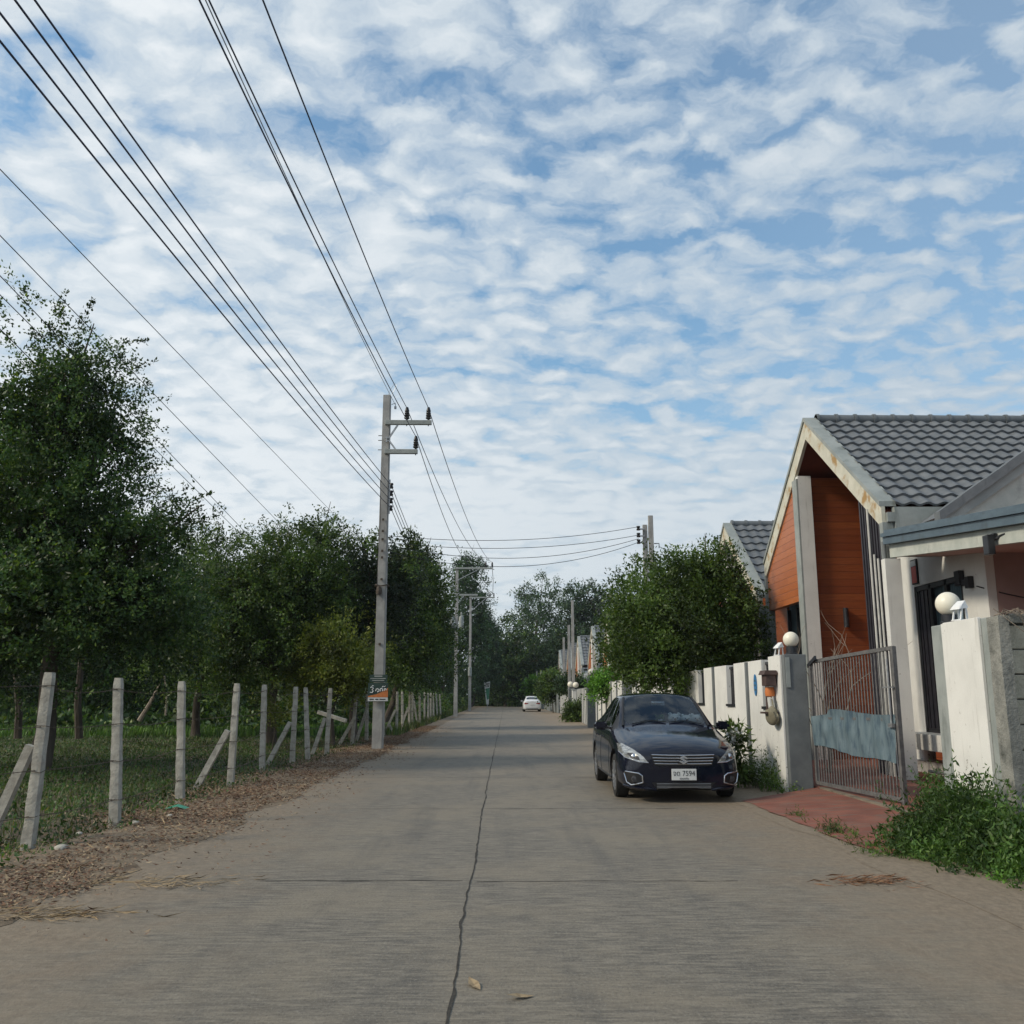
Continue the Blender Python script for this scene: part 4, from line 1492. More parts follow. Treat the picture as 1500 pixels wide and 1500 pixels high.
FX = 7.0
AY, AZ = 20.4, 7.72           # gable apex
EY0, EY1, EZ = 16.55, 24.25, 4.93
house = empty('house', (FX, AY, 0.1), 'white house with grey tiled gable roof and red wood panels behind the open gate', 'house')
hl = Matrix.Translation((-FX, -AY, -.1))


def part(mb, name, mat, parent=None, smooth=False, src=house):
    """parts are written in world metres and stored relative to their house"""
    o = mb.build(name, mat, None, smooth)
    o.data.transform(Matrix.Translation(-src.location))
    o.parent = parent or src
    return o


# roof: both slopes, ridge, bargeboards
mb = MB()
tile_slope(mb, FX + .22, 16.0, (AY, AZ - .02), (EY0 - .02, EZ - .02))
tile_slope(mb, FX + .22, 16.0, (AY, AZ - .02), (EY1 + .02, EZ - .02))
roof = part(mb, 'roof', M_TILE, smooth=True)
mb = MB()
ridge_caps(mb, (FX + .25, AY, AZ + .05), (16, AY, AZ + .05))
part(mb, 'ridge', M_TILECAP, roof, smooth=True)
def slope_board(mb, x0, x1, ya, za, yb, zb, depth, up=0.0):
    """a board following the gable line"""
    mb.hexa([(x0, ya, za - depth), (x1, ya, za - depth), (x1, yb, zb - depth), (x0, yb, zb - depth)], [(x0, ya, za + up), (x1, ya, za + up), (x1, yb, zb + up), (x0, yb, zb + up)])
mb = MB()
slope_board(mb, FX - .02, FX + .05, AY, AZ, EY0, EZ, .42)
slope_board(mb, FX - .02, FX + .05, AY, AZ, EY1, EZ, .42)
part(mb, 'bargeboard', M_FASCIA, roof)
mb = MB()
slope_board(mb, FX - .05, FX + .26, AY, AZ + .10, EY0, EZ + .10, .095)
slope_board(mb, FX - .05, FX + .26, AY, AZ + .10, EY1, EZ + .10, .095)
part(mb, 'verge_cap', M_TRIM, roof)
mb = MB()
slope_board(mb, FX + .052, 9.18, AY, AZ - .10, EY0 + .04, EZ - .10, .12)
slope_board(mb, FX + .052, 9.18, AY, AZ - .10, EY1 - .04, EZ - .10, .12)
part(mb, 'soffit', M_SOFFIT, roof)
# eave trims running down the outer corners
for ya in (EY0 - .03, EY1 - .12):
    mb = MB()
    mb.box(FX - .03, FX + .17, ya, ya + .15, .1, EZ - .30)
    part(mb, 'corner_trim', M_TRIM)
mb = MB()
mb.box(FX - .04, FX - .003, 21.17, 21.50, .1, 6.55)
part(mb, 'column_facing', M_TRIM)
mb = MB()
mb.box(FX + .19, 14.0, EY0 - .08, EY0 + .06, 4.0, EZ - .02)
mb.box(FX + .055, FX + .188, EY0 - .08, EY0 + .02, 4.635, EZ - .12)
part(mb, 'eave_wall', M_TRIM)
mb = MB()
mb.tube([(FX - .07, EY0 - .10, 4.25), (FX - .07, EY0 - .10, .35), (FX - .12, EY0 - .16, .2)], .04, 10)
for z in (1.1, 2.4, 3.6):
    mb.tube([(FX - .07, EY0 - .10, z), (FX - .07, EY0 - .10, z + .1)], .05, 10)
part(mb, 'downpipe', M_GREY, smooth=True)
# tall white column, walls
mb = MB()
mb.box(FX, FX + .31, 21.17, 21.50, .1, 6.62)
part(mb, 'column', M_WHITE2)
mb = MB()
mb.prism([(16.7, .1), (21.5, .1), (21.5, 6.6), (20.4, 7.35), (16.7, 4.62)], 8.95, 9.1, 'x')
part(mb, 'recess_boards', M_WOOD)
mb = MB()
mb.prism([(21.50, 3.70), (EY1 - .12, 3.70), (EY1 - .12, 4.55), (21.50, 6.5)], FX + .02, FX + .20, 'x')
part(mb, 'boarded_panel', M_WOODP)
mb = MB()
mb.prism([(21.3, .1), (21.48, .1), (21.48, 6.5), (21.3, 6.6)], FX + .312, 8.94, 'x')
part(mb, 'wood_return', M_WOOD)
mb = MB()
mb.box(FX + .55, FX + .62, 21.5, EY1 - .12, .1, 3.9)
part(mb, 'lower_window', M_CURTAIN)
mb = MB()
for y in (21.55, 22.45, 23.3, 24.05):
    mb.box(FX + .46, FX + .545, y - .035, y + .035, .1, 3.7)
mb.box(FX + .46, FX + .545, 21.5, 24.1, 2.25, 2.32)
mb.box(FX + .46, FX + .545, 21.5, 24.1, .1, .3)
part(mb, 'window_frame', M_DARK)
mb = MB()
mb.prism([(EY0 + .1, .1), (EY1 - .1, .1), (EY1 - .1, EZ - .2), (AY, AZ - .25), (EY0 + .1, EZ - .2)], 9.2, 15.6, 'x')
part(mb, 'wall', M_WHITE)
# dark slats beside the recess
mb = MB()
for k, y in enumerate(np.linspace(16.78, 17.62, 8)):
    ztop = EZ - .30 + (y - EY0) * (AZ - EZ) / (AY - EY0) - .12
    mb.box(FX + .0, FX + .07, y - .022, y + .022, .1, ztop)
mb.box(FX + .10, FX + .14, 16.70, 17.66, 3.35, 4.75)
part(mb, 'slats', M_SLAT)
mb = MB()
for y, zt in ((16.82, 4.0), (16.98, 4.1), (17.16, 5.0)):
    mb.tube([(FX - .035, y, .1), (FX - .035, y, zt)], .024, 8)
part(mb, 'pale_poles', M_PALEPIPE, smooth=True)
# porch: white column, side wall with door, brown end wall
mb = MB()
mb.box(6.80, 7.08, 16.14, 16.30, .1, 3.90)
part(mb, 'porch_column', M_WHITE2)
mb = MB()
mb.box(8.0, 8.15, 15.05, 15.86, .1, 4.3)
mb.box(8.0, 8.15, 15.86, 18.4, 3.58, 4.6)
mb.box(8.0, 8.15, 17.75, 18.4, .1, 3.58)
mb.box(7.86, 8.3, 15.05, 18.4, .1, .32)
part(mb, 'door_wall', M_WHITE2)
mb = MB()
mb.box(7.5, 7.998, 15.3, 18.0, .56, .84, .01)
part(mb, 'door_step', M_WHITE)
mb = MB()
mb.box(8.08, 8.12, 15.9, 17.75, .84, 3.56)
door = part(mb, 'door', M_CURTAIN)
mb = MB()
for y in (15.90, 16.50, 17.12, 17.70):
    mb.box(8.01, 8.075, y - .045, y + .045, .84, 3.575)
mb.box(8.01, 8.072, 15.9, 17.7, .84, .92)
mb.box(8.01, 8.072, 15.9, 17.7, 3.48, 3.575)
part(mb, 'door_frame', M_DARK, door)
mb = MB()
for k in range(7):
    y = 17.15 + .08 * k
    mb.box(8.03 + .012 * (k % 2), 8.06 + .012 * (k % 2), y - .03, y + .03, .92, 3.48)
part(mb, 'dark_curtain', M_SLAT, door)
mb = MB()
mb.box(8.155, 14, 15.05, 15.2, .1, 4.4)
part(mb, 'end_wall', M_BROWNWALL)
# sloping porch roof with gutter
def pz(y):
    return 4.42 - (16.35 - y) * .098
mb = MB()
x0, x1, y0, y1 = FX + .12, 14.0, 9.6, 16.35
mb.hexa([(x0, y0, pz(y0) - .45), (x1, y0, pz(y0) - .45), (x1, y1, pz(y1) - .45), (x0, y1, pz(y1) - .45)], [(x0, y0, pz(y0) - .30), (x1, y0, pz(y0) - .30), (x1, y1, pz(y1) - .30), (x0, y1, pz(y1) - .30)])
mb.hexa([(x0 + .9, y1, pz(y1) - .45), (x1, y1, pz(y1) - .45), (x1, 18.4, pz(18.4) - .45), (x0 + .9, 18.4, pz(18.4) - .45)], [(x0 + .9, y1, pz(y1) - .30), (x1, y1, pz(y1) - .30), (x1, 18.4, pz(18.4) - .30), (x0 + .9, 18.4, pz(18.4) - .30)])
part(mb, 'porch_ceiling', M_SOFFIT2)
def run(mb, xa, xb, ya, yb, za, zb):
    mb.hexa([(xa, ya, pz(ya) + za), (xb, ya, pz(ya) + za), (xb, yb, pz(yb) + za), (xa, yb, pz(yb) + za)], [(xa, ya, pz(ya) + zb), (xb, ya, pz(ya) + zb), (xb, yb, pz(yb) + zb), (xa, yb, pz(yb) + zb)])
mb = MB()
run(mb, FX + .0, FX + .118, 9.5, 16.38, -.47, -.235)
part(mb, 'porch_fascia', M_FASCIA2)
mb = MB()
run(mb, FX - .10, FX + .12, 9.4, 16.40, -.23, -.10)
run(mb, FX - .14, FX + .12, 9.4, 16.40, -.098, -.03)
run(mb, FX - .07, FX + .13, 9.4, 16.40, -.028, .03)
part(mb, 'gutter', M_GUTTER)
# cross gable over the porch, facing the camera
GX, GZ, GY = 7.55, 4.55, 15.45
sl = math.tan(rad(34))
mb = MB()
mb.prism([(GX + .1, 4.1), (15.4, 4.1), (11.6, GZ + (11.6 - GX) * sl - .25), (GX + .1, GZ - .2)], GY + .1, GY + .22, 'y')
part(mb, 'porch_gable', M_FASCIA2)
mb = MB()
def vboard(mb, dz0, dz1, ya, yb, xa=GX, xb=11.6):
    za, zb = GZ + (xa - GX) * sl, GZ + (xb - GX) * sl
    mb.hexa([(xa, ya, za + dz0), (xb, ya, zb + dz0), (xb, yb, zb + dz0), (xa, yb, za + dz0)], [(xa, ya, za + dz1), (xb, ya, zb + dz1), (xb, yb, zb + dz1), (xa, yb, za + dz1)])
vboard(mb, -.26, -.06, GY + .02, GY + .098)
part(mb, 'gable_board', M_TRIM)
mb = MB()
for k in range(9):
    xa = GX - .05 + k * .42
    vboard(mb, -.075 + .006 * (k % 2), .10 + .008 * (k % 2), GY - .05, GY + .16, xa, xa + .424)
part(mb, 'gable_tiles', M_TILECAP)
mb = MB()
mb.prism([(GX, GZ + .0), (11.6, GZ + (11.6 - GX) * sl), (15.5, GZ - .1)], GY + .23, 16.4, 'y')
part(mb, 'porch_roof_mass', M_TILE)

# fixtures on the house
def wall_sign():
    o = empty('wall_plaque', (7.97, 17.62, 3.86), 'narrow red plaque with a white head in a dark frame above the door', 'plaque')
    m = MB(); m.box(0, .028, -.125, .125, -.24, .24, .004); m.build('frame', M_DARK, o)
    m = MB(); m.box(-.006, -.001, -.10, .10, -.215, .10); m.build('red_field', M_REDPL, o)
    m = MB(); m.box(-.006, -.001, -.10, .10, .112, .215); m.build('white_head', M_PAPER, o)
wall_sign()
o = empty('floodlight', (FX - .06, 12.80, 3.66), 'dark floodlight hanging from the porch fascia', 'floodlight')
m = MB(); m.box(-.10, .0, -.075, .075, -.20, .08, .012); m.build('housing', M_DARK, o)
m = MB(); m.tube([(.0, -.02, .0), (.06, -.1, .05), (.07, -.24, .06)], .018, 6); m.box(-.0, .05, -.06, .06, .02, .10); m.build('bracket', M_DARK, o)
o = empty('wall_camera', (7.95, 15.72, 3.40), 'black wall spotlight on the porch wall right of the door', 'spotlight')
m = MB(); m.box(-.06, .04, .02, .20, -.02, .24, .012); m.build('housing', M_DARK, o)
m = MB(); m.box(-.04, .04, -.16, .02, -.04, .06, .01); m.build('bracket', M_DARK, o)
m = MB(); m.box(-.06, .045, -.27, -.15, -.10, .10, .01); m.build('mount', M_DARK, o)
wire('thin cable drooping from the wall spotlight across the brown wall', span((7.9, 15.2, 3.3), (9.9, 14.2, 2.9), .12, 12), .011, M_CABLE)
o = empty('wall_lamp', (8.0, 21.22, 3.28), 'black tube lamp on the red wood wall', 'lamp')
m = MB(); m.tube([(-.06, 0, -.22), (-.06, 0, .22)], .06, 12); m.build('tube', M_DARK, o, smooth=True)
m = MB(); m.box(-.095, -.025, .03, .078, -.08, .08); m.build('mount', M_DARK, o)
o = empty('sandals', (7.62, 15.95, .84), 'pair of brown sandals left on the door step', 'sandals')
for s in (0, .13):
    m = MB()
    m.prism([(-.13, -.045), (-.05, -.055), (.06, -.05), (.13, -.02), (.13, .02), (.06, .05), (-.05, .055), (-.13, .045)], .002, .03, 'z')
    m.tube([(.0, -.05, .03), (.02, -.03, .07), (.03, 0, .08), (.02, .03, .07), (0, .05, .03)], .012, 6)
    q = m.build('sandal', M_SHOE, o)
    q.location = (0, s, 0)
    q.rotation_euler = (0, 0, .5 + s)
o = empty('step_pipe', (7.3, 15.6, .13), 'grey pipe standing before the door step', 'pipe')
m = MB(); m.tube([(0, 0, 0), (0, 0, .36)], .035, 10); m.tube([(0, -.5, .12), (0, .6, .12)], .025, 8); m.build('pipes', M_STEEL, o, smooth=True)

# bare sapling in the yard
mb = MB()
random.seed(5)
def twigs(mb, p, d, L, r_, depth):
    pts = [p]
    for k in range(4):
        d = (d + Vector((random.uniform(-.3, .3), random.uniform(-.3, .3), random.uniform(-.05, .25)))).normalized()
        pts.append(pts[-1] + d * L / 4)
    mb.tube(pts, r_, 5, r_ * .45)
    if depth:
        for k in range(3):
            q = pts[random.randint(1, 4)]
            twigs(mb, q, (d + Vector((random.uniform(-.9, .9), random.uniform(-.9, .9), .2))).normalized(), L * .62, r_ * .5, depth - 1)
for k in range(3):
    twigs(mb, Vector((6.1, 17.6 + .12 * k, .12)), Vector((random.uniform(-.2, .2), random.uniform(-.25, .25), 1)), 1.7, .022, 2)
tag(mb.build('bare_shrub', M_TWIG), 'bare leafless shrub inside the yard behind the gate', 'shrub')


# simpler neighbours of the same pattern
def row_house(label, y, x=7.0, sc=1.0):
    root = empty('row_house', (x, y, 0), label, 'house', 'row of gabled houses down the road')
    hz, ez, hs, dp = 6.75, 4.1, 3.6, 8.5
    def P(mb, name, mat, par=None, smooth=False):
        o = mb.build(name, mat, par or root, smooth)
        return o
    m = MB(); tile_slope(m, .2, dp, (0, hz), (-hs, ez), rows=10, seg=4); tile_slope(m, .2, dp, (0, hz), (hs, ez), rows=10, seg=4)
    rf = P(m, 'roof', M_TILE, smooth=True)
    m = MB(); ridge_caps(m, (.2, 0, hz + .05), (dp, 0, hz + .05)); P(m, 'ridge', M_TILECAP, rf, True)
    m = MB(); slope_board(m, -.02, .05, 0, hz, -hs, ez, .4); slope_board(m, -.02, .05, 0, hz, hs, ez, .4); P(m, 'bargeboard', M_FASCIA, rf)
    m = MB(); slope_board(m, -.05, .22, 0, hz + .1, -hs, ez + .1, .095); slope_board(m, -.05, .22, 0, hz + .1, hs, ez + .1, .095); P(m, 'verge_cap', M_TRIM, rf)
    m = MB(); m.prism([(-hs + .1, 0), (hs - .1, 0), (hs - .1, ez - .2), (0, hz - .25), (-hs + .1, ez - .2)], 1.2, dp - .3, 'x'); P(m, 'wall', M_WHITE)
    m = MB(); m.prism([(-2.6, .1), (-.1, .1), (-.1, hz - .5), (-2.6, ez + .3)], 1.0, 1.19, 'x'); P(m, 'recess_boards', M_WOOD)
    m = MB(); m.prism([(.9, 3.2), (hs - .1, 3.2), (hs - .1, ez - .3), (.9, hz - 1.1)], .02, .2, 'x'); P(m, 'boarded_panel', M_WOODP)
    m = MB(); m.box(0, .35, -.1, .8, 0, hz - .9); P(m, 'column', M_WHITE2)
    for ya in (-hs - .03, hs - .15):
        m = MB(); m.box(-.03, .17, ya, ya + .18, 0, ez - .2); P(m, 'corner_trim', M_TRIM)
    m = MB(); m.box(.5, .56, .9, hs - .2, .1, 3.2); P(m, 'window', M_CURTAIN)
    return root


rh = row_house('second house down the road, its gable rising behind the round tree', 28.4)
for (y, x, lab) in ((46, 7.2, 'house hidden by the round tree with only wood boards showing'), (61, 7.0, 'pale house with a white fin wall right of the far tiled roof'), (72, 7.0, 'far house with the tiled roof showing beside the thin poles'), (84, 6.9, 'far grey flanked house left of the thin poles'), (96, 6.9, 'far house with its flank just above the dark shrub'), (110, 6.8, 'last small house before the trees at the road end')):
    o = copy_tree(rh)
    o.location = (x, y, 0)
    o['label'] = lab


# ------------------------------------------------------------------ boundary wall, gate, pillars
wl = empty('boundary_wall', (4.5, 18, 0), 'white stained boundary wall with two barred openings behind the parked car', 'wall')
mb = MB()
wx = lambda y: wall_x(y)
def wseg(mb, y0, y1, z0, z1, th=.18):
    a, b = wall_x(y0) - .06, wall_x(y1) - .06
    mb.hexa([(a, y0, z0), (a + th, y0, z0), (b + th, y1, z0), (b, y1, z1 * 0 + z0)], [(a, y0, z1), (a + th, y0, z1), (b + th, y1, z1), (b, y1, z1)])
wseg(mb, 15.88, 16.36, -.1, 1.28)
wseg(mb, 16.36, 18.38, -.1, 2.13)
wseg(mb, 18.38, 19.02, -.1, 1.30)
wseg(mb, 19.02, 21.2, -.1, 2.12)
wseg(mb, 21.2, 21.85, -.1, 1.30)
wseg(mb, 21.85, 33.5, -.1, 2.10)
part(mb, 'panel', M_WHITE, src=wl)
mb = MB()
for y in (17.32, 20.15, 23.2, 26.2, 29.2, 32.2):
    a = wall_x(y) - .10
    mb.box(a, a + .05, y - .055, y + .055, -.05, 2.12)
part(mb, 'pilasters', M_GREY, src=wl)
for (y0, y1, z0) in ((15.88, 16.36, 1.28), (18.38, 19.02, 1.30), (21.2, 21.85, 1.3)):
    mb = MB()
    a = wall_x(y0) + .03
    for k in range(6):
        yy = y0 + (y1 - y0) * (k + .5) / 6
        mb.tube([(a, yy, z0), (a, yy, 2.06)], .012, 6)
    mb.box(a - .02, a + .02, y0, y1, 2.04, 2.09)
    mb.box(a - .12, a + .10, y0 - .01, y1 + .01, z0 + .003, z0 + .05)
    part(mb, 'opening_bars', M_DARK, src=wl)

# left gate pillar
gp = empty('gate_pillar', (4.75, 15.48, 0), 'gate pillar with a grey front and a white side, left of the open gate', 'pillar', 'pillars of the front gate')
mb = MB()
mb.box(4.58, 4.94, 15.08, 15.87, -.1, 2.17, .012)
part(mb, 'core', M_GREY, src=gp)
mb = MB()
mb.box(4.545, 4.577, 15.20, 15.87, -.1, 2.16, .004)
part(mb, 'white_face', M_WHITE, src=gp)


def globe_lamp(label, loc, r=.15, post=.12):
    o = empty('globe_lamp', loc, label, 'lamp', 'round lamps on the wall pillars')
    m = MB(); m.lathe([(0, 0), (.10, 0), (.10, .02), (.085, .03), (.085, post), (.06, post + .01), (0, post + .01)], 18); m.build('base', M_DARK, o, smooth=True)
    m = MB(); m.lathe([(r * math.sin(a), post + .0 + r * .93 - r * math.cos(a)) for a in np.linspace(.35, PI, 16)], 24); m.build('globe', M_GLOBE, o, smooth=True)
    return o


g1 = globe_lamp('cream globe lamp on the grey and white gate pillar', (4.78, 15.3, 2.172), .128, .13)


def solar_lamp(label, loc, rz=0.0):
    o = empty('solar_lamp', loc, label, 'lamp', 'white lanterns on the gate pillars', rz)
    m = MB()
    for sy in (-.07, .07):
        m.bar((-.04, sy * .8, 0), (.0, sy * .8, .18), .016)
        m.bar((.05, sy * .8, 0), (.04, sy * .8, .15), .016)
    m.box(-.055, .065, -.07, .07, .0, .012)
    m.build('legs', M_WPLASTIC, o)
    m = MB(); m.hexa([(-.06, -.07, .12), (.065, -.07, .14), (.065, .07, .14), (-.06, .07, .12)], [(-.045, -.055, .15), (.04, -.055, .22), (.04, .055, .22), (-.045, .055, .15)]); m.build('hood', M_WPLASTIC, o)
    return o


solar_lamp('small white lantern beside the globe on the grey and white pillar', (4.66, 15.62, 2.172), .3)
o = empty('number_strip', (4.63, 15.075, 1.88), 'narrow white strip fixed to the grey face of the gate pillar', 'strip')
m = MB(); m.box(-.035, .035, -.012, 0, -.24, .24, .003); m.build('strip', M_TRIM, o)

# mailbox in the first opening
o = empty('mailbox', (4.43, 15.50, 1.27), 'brown mailbox with a small roof fixed to the white side of the gate pillar', 'mailbox')
m = MB(); m.box(-.08, .09, -.13, .13, .40, .60, .01); m.prism([(-.12, .58), (.12, .58), (.09, .65), (-.09, .65)], -.17, .17, 'y'); m.build('box', M_MAILBOX, o)
m = MB(); m.box(-.13, .1, -.13, .13, -.05, -.02); m.bar((-.0, .13, -.02), (.0, .13, .42), .04); m.build('bracket', M_MAILBOX, o)
o2 = empty('leaflet_bundle', (4.46, 15.56, 1.27), 'bundle of printed leaflets with an orange head below the mailbox', 'papers')
m = MB(); m.hexa([(-.02, -.10, .0), (.05, -.10, .0), (.05, .16, .02), (-.02, .16, .02)], [(-.04, -.12, .20), (.02, -.12, .20), (.02, .13, .26), (-.04, .13, .26)]); m.build('leaflets', M_PAPER, o2)
m = MB(); m.lathe([(0, 0), (.075, .02), (.085, .08), (.07, .16), (0, .19)], 14, Matrix.Translation((0, .0, .215))); m.build('orange_head', M_ORANGE, o2, smooth=True)
m = MB(); m.lathe([(.0, 0), (.06, 0), (.065, .05), (0, .07)], 14, Matrix.Translation((0, .0, .375))); m.build('pale_top', M_PAPER, o2, smooth=True)
o3 = empty('cloth_bag', (4.45, 15.46, 1.02), 'olive cloth bag hanging on the pillar below the mailbox', 'bag')
m = MB()
bm = bmesh.new(); bmesh.ops.create_icosphere(bm, subdivisions=3, radius=.2)
for q in bm.verts:
    q.co = Vector((q.co.x * .45, q.co.y * 1.2, q.co.z * .75 + .16)) * (1 + .25 * noise.noise(q.co * 7))
m.bm(bm); m.build('cloth', M_OLIVE, o3, smooth=True)
m = MB(); m.tube([(0, -.1, .3), (0, 0, .46), (0, .1, .3)], .012, 6); m.build('handle', M_OLIVE, o3)
o = empty('number_plate', (wall_x(16.65) - .068, 16.78, 1.70), 'small blue number plate on the white wall', 'plate')
m = MB(); m.lathe([(0, 0), (.10, 0), (.10, .008), (0, .008)], 20, Matrix.Rotation(-PI / 2, 4, 'Y') @ Matrix.Diagonal((1.9, .9, 1, 1))); m.build('plate', M_BLUEPL, o)
m = MB()
for z in (-.10, -.02, .06):
    m.box(-.0115, -.0085, -.05, .05, z, z + .03)
m.build('lettering', M_GUTTER, o)

# the gate leaf, ajar
ga, gb = Vector((4.98, 15.02, 0)), Vector((5.26, 12.45, 0))
gt = empty('metal_gate', ga, 'tall barred steel gate leaf standing half open on the red drive', 'gate')
gd = (gb - ga)
GL = gd.length
gt.rotation_euler = (0, 0, math.atan2(gd.y, gd.x))
mb = MB()
zb, zt0, zt1 = .17, 2.04, 2.14
mb.bar((.02, 0, zb), (GL, 0, zb), .05, .05)
mb.bar((.02, 0, zt0), (GL * .45, 0, zt0 + .05), .05, .05)
mb.bar((GL * .45, 0, zt0 + .05), (GL, 0, zt1), .05, .05)
mb.bar((.02, 0, zb), (.02, 0, zt0), .05, .05)
mb.bar((GL, 0, zb - .06), (GL, 0, zt1 + .02), .055, .055)
mb.bar((.02, 0, 1.16), (GL, 0, 1.2), .035, .035)
mb.build('frame', M_GATE, gt)
mb = MB()
nb = 30
for k in range(1, nb):
    xk = GL * k / nb
    mb.tube([(xk, 0, zb), (xk, 0, zt0 + (zt1 - zt0) * k / nb)], .0095, 6)
mb.build('bars', M_GATE, gt)
mb = MB()
mb.tube([(GL * .73, -.03, .075), (GL * .73, .03, .075)], .065, 16)
mb.build('caster', M_RUST, gt, smooth=True)
mb = MB()
mb.bar((GL * .73 - .05, 0, .17), (GL * .73 - .05, 0, .06), .03)
mb.bar((GL * .73 + .05, 0, .17), (GL * .73 + .05, 0, .06), .03)
mb.build('caster_bracket', M_STEEL, gt)
mb = MB()
mb.tube([(GL - .10, -.05, 1.1), (GL - .10, -.05, 2.0)], .014, 8)
mb.bar((GL - .25, -.05, 1.62), (GL + .02, -.05, 1.62), .02)
mb.bar((GL - .15, -.05, 1.12), (GL - .05, -.05, 1.12), .05)
mb.build('latch', M_STEEL, gt)
mb = MB()
mb.bar((-.08, 0, 1.98), (.34, -.06, 2.1), .03, .06)
mb.build('hinge', M_DARK, gt)
# plastic sheet tied to the gate
mb = MB()
nx_, nz_ = 36, 14
vs, fs = [], []
for j in range(nz_ + 1):
    for i in range(nx_ + 1):
        s, t = i / nx_, j / nz_
        x = .04 + s * (GL - .10)
        bot = .74 - .12 * s + .02 * math.sin(s * 9)
        top_ = (1.27 if s > .2 else 1.19) + .035 * math.sin(s * 5.5) + .02 * s
        z = bot + (top_ - bot) * t
        yv = .035 + .018 * math.sin(s * 40 + t * 2) + .02 * noise.noise(Vector((s * 6, t * 3, 1)))
        vs.append((x, -abs(yv), z))
for j in range(nz_):
    for i in range(nx_):
        a = j * (nx_ + 1) + i
        fs.append((a, a + 1, a + nx_ + 2, a + nx_ + 1))
mb.add(vs, fs)
sh_ = mb.build('plastic_sheet', M_SHEET, smooth=True)
sh_.location = gt.location
sh_.rotation_euler = gt.rotation_euler
tag(sh_, 'faded blue streaked sheet tied across the middle of the gate', 'sheet')

# right gate pillar, white panel between grey strips
rp_ = empty('gate_pillar', (5.2, 10.05, 0), 'gate pillar with a white panel between grey strips, right of the drive', 'pillar', 'pillars of the front gate')
mb = MB()
mb.box(5.0, 5.42, 9.36, 10.74, -.1, 2.30, .012)
part(mb, 'core', M_TRIM, src=rp_)
mb = MB()
mb.box(4.965, 4.998, 9.60, 10.42, -.1, 2.31, .004)
part(mb, 'white_face', M_WHITE, src=rp_)
globe_lamp('large cream globe lamp on the white panelled right pillar', (5.06, 10.40, 2.302), .135, .10)
solar_lamp('white lantern in front of the globe on the right pillar', (5.03, 10.10, 2.314), .3)

# block wall at the right edge
cp_ = empty('concrete_post', (5.2, 9.4, 0), 'mossy rough concrete post between the right pillar and the block wall', 'post')
mb = MB()
bm = bmesh.new()
bmesh.ops.create_cube(bm, size=1)
bmesh.ops.subdivide_edges(bm, edges=bm.edges[:], cuts=10, use_grid_fill=True)
for q in bm.verts:
    c = Vector((4.91 + (q.co.x + .5) * .11, 9.10 + (q.co.y + .5) * .22, -.1 + (q.co.z + .5) * 2.38))
    q.co = c + Vector((1, 1, .6)) * .018 * noise.noise(c * 6)
mb.bm(bm)
part(mb, 'shaft', M_MOSSPOST, smooth=True, src=cp_)
bw = empty('block_wall', (7.0, 9.45, 0), 'bare cement block wall running off to the right of the mossy post', 'wall')
mb = MB()
random.seed(8)
for r_ in range(9):
    z0 = .02 + r_ * .243
    xx = 5.04 - (.2 if r_ % 2 else 0)
    while xx < 9.5:
        j = random.uniform(-.008, .008)
        xa = max(xx, 5.04)
        mb.box(xa, xx + .39 - .012, 9.19 + j, 9.32 + j, z0, z0 + .229, .010)
        xx += .39
part(mb, 'blocks', M_BLOCK, src=bw)
mb = MB()
mb.box(5.04, 9.5, 9.208, 9.30, -.1, 2.19)
part(mb, 'mortar', M_MORTAR, src=bw)
mb = MB()
mb.box(5.05, 9.5, 9.15, 9.34, 2.215, 2.31, .012)
part(mb, 'coping', M_MOSSPOST, src=bw)


# ------------------------------------------------------------------ weeds and shrubs on the right
def weed(label, cx, cy, sx, sy, h, n, leaf, mat, seed, z0=.0, name='weed_clump', lean=(0, 0), grp='weeds along the right wall', cat='weeds', slim=.38):
    r = np.random.default_rng(seed)
    ns = max(6, n // 26)
    bx, by = cx + r.normal(0, sx, ns), cy + r.normal(0, sy, ns)
    mb = MB()
    for i in range(ns):
        mb.tube([Vector((cx, cy, z0 - .03)), Vector((bx[i], by[i], z0 - .015))], .004, 4)
    P_, A_ = [], []
    for i in range(ns):
        hh = h * r.uniform(.35, 1.1) * math.exp(-.35 * (((bx[i] - cx) / sx) ** 2 + ((by[i] - cy) / sy) ** 2) * .6)
        tip = np.array([bx[i] + r.normal(0, .28) * hh + lean[0] * hh, by[i] + r.normal(0, .28) * hh + lean[1] * hh, z0 + hh])
        b0 = np.array([bx[i], by[i], z0 - .02])
        mb.tube([Vector(b0), Vector((b0 + tip) / 2 + np.array([0, 0, hh * .08])), Vector(tip)], .005, 4, .002)
        k = 26
        t = r.uniform(.12, 1.05, k)
        p = b0 + (tip - b0) * t[:, None] + r.normal(0, leaf * .6, (k, 3))
        P_.append(p)
        A_.append(r.normal(size=(k, 3)) + np.array([0, 0, .5]))
    root = empty(name, (cx, cy, z0), label, cat, grp)
    q = leaf_quads(np.concatenate(P_), np.concatenate(A_), r, leaf, leaf * slim)
    q[..., 2] = np.maximum(q[..., 2], z0 + .004)
    q = q - np.array([cx, cy, z0])[None, None]
    quads_mesh('leaves', q, mat, root)
    for v in range(len(mb.v)):
        mb.v[v] = (mb.v[v][0] - cx, mb.v[v][1] - cy, mb.v[v][2] - z0)
    mb.build('stems', M_LEAF_W, root)
    return root


